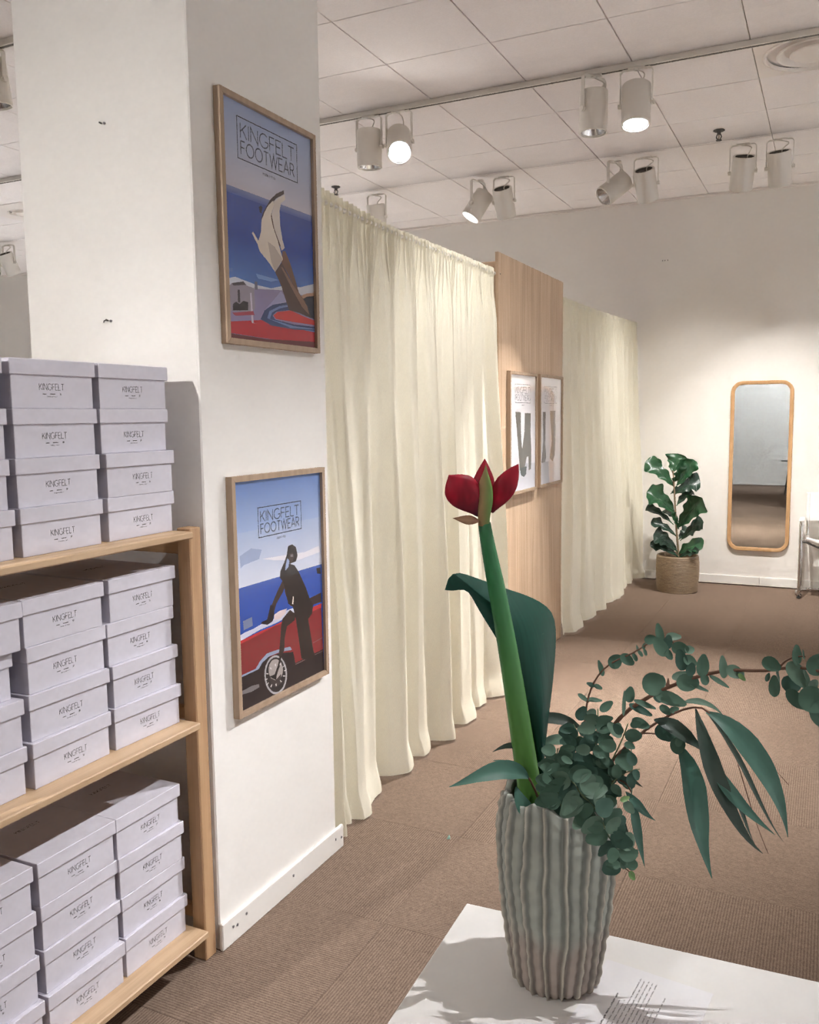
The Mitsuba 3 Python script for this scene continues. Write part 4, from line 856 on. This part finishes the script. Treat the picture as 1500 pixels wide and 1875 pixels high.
# folded strap leaf: between its two margins
tt = np.linspace(0, 1, 40)
Lm = spline(line3([(990, 1520, 1.225), (984, 1420, 1.225), (970, 1330, 1.215), (945, 1250, 1.205), (918, 1185, 1.20), (890, 1138, 1.195), (870, 1104, 1.19), (856, 1083, 1.185), (835, 1081, 1.17), (815, 1080.5, 1.165)]), 40)
Rm = spline(line3([(996, 1520, 1.23), (995, 1420, 1.235), (1003, 1330, 1.25), (1013, 1245, 1.265), (1018, 1175, 1.275), (1012, 1125, 1.275), (985, 1100, 1.26), (925, 1077, 1.235), (860, 1054, 1.205), (838, 1049, 1.19), (815, 1079.5, 1.165)]), 40)
q = np.linspace(0, 1, 11); V = Lm[:, None] * (1 - q)[None, :, None] + Rm[:, None] * q[None, :, None]
blg = np.sin(PI * q)[None, :, None] * np.sin(PI * np.clip(tt * 1.05, 0, 1))[:, None, None]
V = V - _f * .028 * blg
part(k, 'strap_leaf', ply(grid(V), 'mat_strap_leaf', True))

# --- leaves
def round_leaf(par, px, py, d, ra, rb, ang, tilt=(0, 0), mt='mat_round_leaf', stalk=None, sag=.12):
    """an oval leaf about (px, py): half length ra, half width rb in pixels of the arrangement, long axis at ang degrees"""
    c = at(px, py, d); n = -_f + _r * tilt[0] + _u * tilt[1]; n /= np.linalg.norm(n)
    a_ = math.radians(ang); u = _r * math.cos(a_) + _u * math.sin(a_); u -= n * (u @ n); u /= np.linalg.norm(u); w = np.cross(n, u)
    th = np.arange(16) * 2 * PI / 16; s = d / FOCAL
    ex = np.cos(th); wid = np.sin(th) * (1 - .13 * np.cos(th)); ex = ex + .10 * (ex > .9)
    v = [c - n * 0]
    for r in (.55, 1.):
        for x, y in zip(ex, wid): v.append(c + s * (u * x * ra * r + w * y * rb * r) + n * s * rb * r * r * (sag + .10 * abs(y) * (r == 1)))
    f = [[0, 1 + j, 1 + (j + 1) % 16] for j in range(16)]
    for j in range(16):
        a, b = 1 + j, 1 + (j + 1) % 16; f += [[a, a + 16, b + 16], [a, b + 16, b]]
    return part(par, 'leaf', ply(trimesh.Trimesh(np.array(v), np.array(f), process=False), mt, True))
def long_leaf(par, pts, hw, mt='mat_long_leaf', nr=None, n=16, seed=0, prof=(.10, .55, .85, 1, .98, .85, .64, .42, .2, .02)):
    p = spline(line3(pts), n); w = np.interp(np.linspace(0, 1, n), np.linspace(0, 1, len(prof)), prof) * hw * PXM
    nv = -_f + _r * .25 + _u * .1 if nr is None else np.asarray(nr)
    return part(par, 'leaf', ply(leaf_strip(p, w, nv, cup=.10, wave=.03, nw=4, seed=seed, fold=.22), mt, True))
def twig(par, pts, r0, r1, mt='mat_twig', nm='twig', n=18):
    return part(par, nm, ply(tube(spline(line3(pts), n), np.linspace(r0, r1, n), 7), mt, True))
RL, RP, RD = 'mat_round_leaf', 'mat_round_leaf_pale', 'mat_round_leaf_dark'

# long branch that reaches out to the right
k = thing('eucalyptus_branch', 'longest eucalyptus branch, reaching out to the right edge on a brown twig', 'branch', 'cut branches in the vase')
twig(k, [(1030, 1540, 1.20), (1085, 1400, 1.19), (1140, 1310, 1.17), (1190, 1275, 1.15), (1250, 1248, 1.12), (1300, 1233, 1.10), (1350, 1227, 1.08), (1400, 1228, 1.06), (1450, 1222, 1.04), (1520, 1235, 1.01), (1570, 1260, 1.0)], .0034, .0016, n=30)
twig(k, [(1425, 1227, 1.05), (1440, 1210, 1.045), (1475, 1202, 1.03)], .0014, .0008)
for a in [(1196, 1252, 1.14, 22, 21, 20, (.1, .2), RL), (1227, 1280, 1.13, 28, 13, -28, (-.3, .6), RL), (1204, 1278, 1.15, 9, 7, -60, (0, .3), RD), (1286, 1219, 1.09, 20, 13, 80, (.2, .1), RL), (1323, 1222, 1.085, 20, 11, 85, (.5, .2), RP), (1345, 1231, 1.08, 17, 13, -20, (.1, .5), RP),
          (1358, 1240, 1.075, 9, 5, -40, (.3, .3), 'mat_young_leaf'), (1290, 1243, 1.10, 12, 8, 90, (0, .4), RL), (1258, 1250, 1.11, 21, 16, 0, (.1, .2), RL), (1316, 1248, 1.10, 20, 6, -35, (.4, .8), RL), (1277, 1258, 1.11, 20, 5, -25, (.3, .9), RL), (1247, 1238, 1.12, 17, 9, 15, (-.2, .7), RP), (1265, 1226, 1.11, 12, 9, 70, (0, .2), RD),
          (1412, 1216, 1.05, 17, 13, -30, (-.2, .1), RL), (1405, 1240, 1.055, 8, 6, 60, (.4, 0), RL), (1418, 1257, 1.045, 19, 10, 90, (-.3, .1), RL), (1458, 1200, 1.035, 18, 11, 80, (.3, .2), RL), (1471, 1199, 1.03, 9, 4, 85, (.8, .2), RL), (1460, 1236, 1.03, 28, 17, -55, (.1, .3), RP), (1447, 1254, 1.04, 19, 16, -5, (.2, .4), RD), (1493, 1217, 1.02, 21, 18, 50, (.1, .1), RL),
          (1455, 1280, 1.03, 24, 14, -40, (.3, .2), RL), (1489, 1282, 1.01, 28, 24, -20, (-.1, .2), RL), (1505, 1310, 1.01, 30, 22, -50, (.1, .1), RL), (1488, 1255, 1.02, 14, 10, 30, (.4, .2), RP), (1525, 1225, 1.0, 22, 18, 10, (.2, .1), RL), (1545, 1280, 1.0, 24, 20, 60, (.1, .3), RL), (1424, 1236, 1.05, 14, 4, -70, (.7, .1), RP), (1477, 1240, 1.03, 16, 6, -60, (.6, .2), RP),
          (1172, 1300, 1.16, 22, 8, -30, (.2, .7), RD), (1152, 1272, 1.17, 14, 11, 70, (.3, .2), RL), (1142, 1288, 1.16, 22, 5, 80, (.7, .1), RP), (1180, 1290, 1.15, 20, 6, -28, (.1, .8), RL)]:
    round_leaf(k, *a[:6], tilt=a[6], mt=a[7])
part(k, 'bud', ply(tube(line3([(1223, 1256, 1.13), (1224, 1242, 1.13)]), [.003, .0006], 6), 'mat_twig'))

# thin twig that arches up and over
k = thing('eucalyptus_branch', 'thin eucalyptus twig arching up with leaves bunched at its crest', 'branch', 'cut branches in the vase')
twig(k, [(1060, 1540, 1.23), (1072, 1400, 1.23), (1073, 1300, 1.23), (1080, 1268, 1.23), (1098, 1234, 1.22), (1120, 1214, 1.21), (1150, 1200, 1.20), (1180, 1183, 1.19), (1205, 1170, 1.18), (1228, 1172, 1.17), (1243, 1192, 1.16), (1258, 1216, 1.15)], .0018, .0008, n=34)
for a in [(1207, 1160, 1.17, 18, 9, 100, (.3, .1), RL), (1190, 1171, 1.18, 11, 9, 20, (.1, .2), RL), (1209, 1185, 1.16, 19, 13, 120, (.1, .3), RL), (1233, 1166, 1.17, 14, 8, 0, (.1, .6), RP), (1245, 1187, 1.15, 15, 12, -10, (-.2, .1), RL), (1222, 1176, 1.165, 13, 10, 70, (.3, .1), RD), (1247, 1209, 1.14, 19, 12, 100, (.1, .1), RD), (1263, 1210, 1.14, 13, 10, -30, (.1, .3), RL),
          (1224, 1199, 1.16, 11, 8, -40, (.5, .1), RL), (1262, 1190, 1.15, 11, 8, 10, (.4, .4), RP), (1126, 1211, 1.21, 14, 13, 40, (.1, .1), RL), (1148, 1208, 1.20, 14, 10, -35, (.1, .3), RL), (1100, 1224, 1.22, 15, 6, 110, (.5, .1), RL), (1162, 1203, 1.20, 9, 5, 120, (.4, .2), RL), (1172, 1196, 1.20, 8, 4, 130, (.4, .3), RL), (1181, 1194, 1.195, 7, 4, 115, (.5, .2), RL), (1179, 1183, 1.19, 6, 4, 60, (.4, .1), RL),
          (1167, 1187, 1.195, 6, 3, 110, (.5, .1), RP), (1082, 1254, 1.225, 8, 5, 160, (.2, .7), RD), (1095, 1258, 1.225, 8, 5, -25, (.2, .6), RL), (1068, 1278, 1.235, 12, 5, -45, (.2, .7), RL), (1088, 1282, 1.23, 14, 5, -5, (.1, .9), RL)]:
    round_leaf(k, *a[:6], tilt=a[6], mt=a[7])

# branch of long drooping leaves
k = thing('willow_leaf_branch', 'branch of long drooping sickle-shaped leaves hanging right of the vase', 'branch', 'cut branches in the vase')
twig(k, [(1050, 1540, 1.20), (1100, 1420, 1.19), (1160, 1355, 1.18), (1195, 1328, 1.17), (1230, 1308, 1.16), (1265, 1296, 1.15), (1285, 1296, 1.14), (1300, 1306, 1.13)], .0028, .0012, n=24)
twig(k, [(1178, 1343, 1.175), (1225, 1352, 1.17), (1240, 1362, 1.165)], .0012, .0008)
LG, LD = 'mat_long_leaf', 'mat_long_leaf_dark'
for i, (pts, hw, mt, nr) in enumerate([
        ([(1240, 1362, 1.165), (1258, 1400, 1.15), (1272, 1470, 1.14), (1285, 1540, 1.14), (1304, 1609, 1.14)], 23, LG, None),
        ([(1274, 1298, 1.15), (1284, 1345, 1.13), (1300, 1400, 1.12), (1325, 1460, 1.12), (1358, 1520, 1.12), (1397, 1563, 1.125)], 19, LD, -_f + _r * .45),
        ([(1294, 1304, 1.14), (1335, 1330, 1.12), (1375, 1375, 1.11), (1412, 1435, 1.105), (1432, 1485, 1.11), (1443, 1533, 1.115)], 21, LG, None),
        ([(1298, 1310, 1.14), (1340, 1370, 1.14), (1372, 1430, 1.14), (1402, 1490, 1.14), (1436, 1543, 1.145)], 7, LD, -_f + _r * .8),
        ([(1288, 1376, 1.14), (1315, 1420, 1.125), (1345, 1460, 1.12), (1385, 1500, 1.12), (1420, 1529, 1.12)], 12, LG, None),
        ([(1335, 1440, 1.13), (1355, 1480, 1.13), (1370, 1520, 1.13), (1382, 1545, 1.13)], 6, LD, -_f + _r * .8),
        ([(1250, 1287, 1.15), (1275, 1285, 1.15), (1300, 1292, 1.15), (1326, 1312, 1.15)], 7, RP, -_f + _u * 1.2),
        ([(1198, 1318, 1.165), (1225, 1328, 1.155), (1258, 1350, 1.15), (1295, 1378, 1.15)], 15, LD, -_f + _u * .7)]):
    long_leaf(k, pts, hw, mt, nr, seed=i)
twig(k, [(1396, 1384, 1.11), (1420, 1410, 1.11), (1445, 1438, 1.11)], .0006, .0003, nm='leaf_tip')
twig(k, [(1352, 1400, 1.135), (1370, 1460, 1.135), (1390, 1520, 1.135), (1407, 1563, 1.135)], .0006, .0004, nm='leaf_tip')
for a in [(1213, 1341, 1.165, 16, 14, -50, (.1, .2), RD), (1240, 1365, 1.155, 15, 15, 20, (.2, .2), RL), (1228, 1348, 1.16, 14, 9, 30, (.1, .5), RD), (1243, 1356, 1.15, 12, 8, 60, (.3, .3), RP), (1218, 1300, 1.16, 13, 8, -30, (.3, .3), RL), (1234, 1300, 1.16, 10, 6, 20, (.2, .5), RL), (1172, 1325, 1.17, 17, 10, -20, (.2, .5), RL)]:
    round_leaf(k, *a[:6], tilt=a[6], mt=a[7])

# lance leaves low on the left and right of the stem
k = thing('lance_leaf_sprig', 'sprig of pointed dark leaves spreading left from the vase mouth', 'branch', 'cut branches in the vase')
twig(k, [(1000, 1545, 1.20), (985, 1460, 1.19), (965, 1420, 1.18), (950, 1405, 1.17)], .0024, .0012)
for i, (pts, hw, mt, nr) in enumerate([
        ([(968, 1425, 1.18), (945, 1412, 1.165), (910, 1412, 1.15), (870, 1424, 1.14), (822, 1441, 1.135)], 17, LG, -_f + _u * .5),
        ([(962, 1418, 1.185), (945, 1405, 1.18), (922, 1396, 1.18), (903, 1392, 1.18)], 8, LG, -_f + _u * .8),
        ([(958, 1380, 1.21), (940, 1366, 1.21), (922, 1368, 1.21), (902, 1377, 1.21)], 6, LD, -_f + _u * .8),
        ([(1065, 1335, 1.24), (1040, 1322, 1.24), (1010, 1316, 1.245), (975, 1318, 1.25), (935, 1330, 1.25)], 12, LD, -_f + _u * .8),
        ([(1050, 1365, 1.22), (1030, 1356, 1.22), (1005, 1358, 1.225), (975, 1372, 1.23)], 11, RP, -_f + _u * .9),
        ([(945, 1440, 1.17), (955, 1470, 1.165), (975, 1500, 1.17), (990, 1530, 1.18)], 14, LG, None)]):
    long_leaf(k, pts, hw, mt, nr, seed=20 + i)
k = thing('lance_leaf_sprig', 'narrow pointed leaves hanging down the right side of the vase', 'branch', 'cut branches in the vase')
twig(k, [(1060, 1535, 1.19), (1110, 1440, 1.17), (1140, 1430, 1.15), (1156, 1450, 1.14)], .0018, .0009)
for i, (pts, hw, mt, nr) in enumerate([
        ([(1158, 1455, 1.14), (1162, 1495, 1.13), (1170, 1540, 1.13), (1181, 1589, 1.135)], 9, LG, None),
        ([(1138, 1490, 1.14), (1142, 1520, 1.14), (1150, 1545, 1.14), (1158, 1566, 1.14)], 7, LD, None),
        ([(1146, 1450, 1.13), (1162, 1468, 1.125), (1180, 1487, 1.125), (1201, 1503, 1.125)], 8, LG, None),
        ([(1156, 1418, 1.14), (1160, 1428, 1.14), (1168, 1435, 1.14), (1178, 1442, 1.14)], 3, LD, None),
        ([(1156, 1370, 1.16), (1156, 1400, 1.15), (1156, 1440, 1.15), (1157, 1480, 1.15)], 3, RP, None)]):
    long_leaf(k, pts, hw, mt, nr, seed=40 + i)

# bushy sprigs at the vase mouth, and the spray that hangs over its rim
def sprig(lab, pts, count, spread, rmin, rmax, seed, r0=.0018, mt=None, clump=0, start=.12):
    k = thing('eucalyptus_branch', lab, 'branch', 'cut branches in the vase'); r = random.Random(seed)
    p = np.array(pts, float); d = np.r_[0, np.cumsum(np.linalg.norm(np.diff(p[:, :2], axis=0), axis=1))]; cs = CubicSpline(d, p)
    twig(k, pts, r0, .0007, 'mat_twig_green', n=22)
    for i in range(count):
        s = start + (1 - start) * (i // 2 + .5) / (count / 2); c = cs(d[-1] * min(s, 1)); tg = cs(d[-1] * min(s, 1), 1); ta = math.degrees(math.atan2(-tg[1], tg[0]))
        sg = 1 if i % 2 else -1; an = ta + sg * r.uniform(45, 115); rr = r.uniform(rmin, rmax) * (1 - .35 * s); off = rr * r.uniform(.7, 1.15) + spread * r.random()
        cx, cy = c[0] + off * math.cos(math.radians(an)), c[1] - off * math.sin(math.radians(an))
        m_ = mt or r.choice((RL, RL, RD, RP))
        round_leaf(k, cx, cy, c[2] + r.uniform(-.02, .015) - .01 * (i % 3), rr * 1.08, rr * r.uniform(.62, .95), an, tilt=(r.uniform(-.6, .6), r.uniform(-.3, .7)), mt=m_, sag=r.uniform(.05, .22))
    return k
sprig('dense eucalyptus sprig in front of the amaryllis stem, pale rounded leaves', [(1035, 1530, 1.19), (1025, 1460, 1.15), (1018, 1410, 1.13), (1022, 1370, 1.12)], 24, 9, 15, 24, 1, mt=RL, start=.3)
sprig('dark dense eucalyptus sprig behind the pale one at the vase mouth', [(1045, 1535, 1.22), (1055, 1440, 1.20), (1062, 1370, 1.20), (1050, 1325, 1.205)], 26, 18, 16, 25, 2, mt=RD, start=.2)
sprig('eucalyptus sprig rising in the middle of the bunch', [(1050, 1535, 1.21), (1075, 1430, 1.19), (1092, 1350, 1.18), (1095, 1298, 1.18)], 28, 14, 15, 23, 3, start=.22)
sprig('eucalyptus sprig leaning right out of the vase', [(1060, 1535, 1.20), (1100, 1430, 1.18), (1132, 1370, 1.165), (1150, 1325, 1.155)], 26, 12, 13, 22, 4, start=.25)
sprig('short eucalyptus sprig low on the right of the bunch', [(1065, 1520, 1.19), (1110, 1450, 1.165), (1140, 1418, 1.15), (1172, 1408, 1.145)], 18, 8, 11, 19, 5, start=.25)
kd = sprig('eucalyptus spray hanging over the vase rim, with a pale green twig', [(1030, 1400, 1.13), (1048, 1430, 1.11), (1072, 1462, 1.095), (1098, 1492, 1.09), (1112, 1525, 1.085), (1135, 1565, 1.085), (1142, 1588, 1.085)], 40, 8, 17, 26, 6, r0=.0016, start=.03)
for a in [(1135, 1572, 1.08, 19, 13, -60, (.1, .1), RP), (1150, 1580, 1.08, 16, 9, -30, (.2, .2), RL), (1157, 1603, 1.08, 9, 6, -60, (.2, .1), 'mat_young_leaf'), (1144, 1463, 1.10, 10, 5, 25, (.2, .6), 'mat_young_leaf'), (1151, 1478, 1.10, 13, 9, -50, (.2, .3), RP), (1140, 1550, 1.085, 16, 5, 5, (.1, .9), RL)]:
    round_leaf(kd, *a[:6], tilt=a[6], mt=a[7])
twig(kd, [(1142, 1588, 1.085), (1150, 1594, 1.085), (1157, 1600, 1.08)], .0008, .0005, 'mat_twig', 'twig')

# ================================================================== small things
p = np.array([-1.22, 2.79, 0.0])
k = thing('plastic_scrap', 'tiny shiny green scrap lying on the carpet beside the curtain hem', 'scrap')
scrap = trimesh.Trimesh(np.array([[0, 0, .001], [.012, .004, .001], [.005, .020, .002], [.006, .009, .016]]), np.array([[0, 2, 1], [0, 1, 3], [1, 2, 3], [2, 0, 3]]))
rough('mat_scrap', (.35, .62, .52), .2, .6); scrap.apply_translation(p); scene[k] = ply(scrap, 'mat_scrap')
k = thing('easel', 'black easel leg reflected at the right edge of the mirror', 'easel')
E0 = np.array([-.62, -1.25])
for dx, dy in ((-.16, .16), (.24, .10), (.04, -.34)):
    part(k, 'leg', ply(tube([[E0[0] + dx, E0[1] + dy, .0], [E0[0] + dx * .1, E0[1] + dy * .1, 1.42]], .014, 8), 'mat_rubber', True))
part(k, 'ledge', ply(bx(E0[0] - .24, E0[0] + .26, E0[1] + .09, E0[1] + .13, .62, .645), 'mat_rubber'))
part(k, 'top_clamp', ply(bx(E0[0] - .04, E0[0] + .06, E0[1] - .02, E0[1] + .04, 1.38, 1.46), 'mat_rubber'))
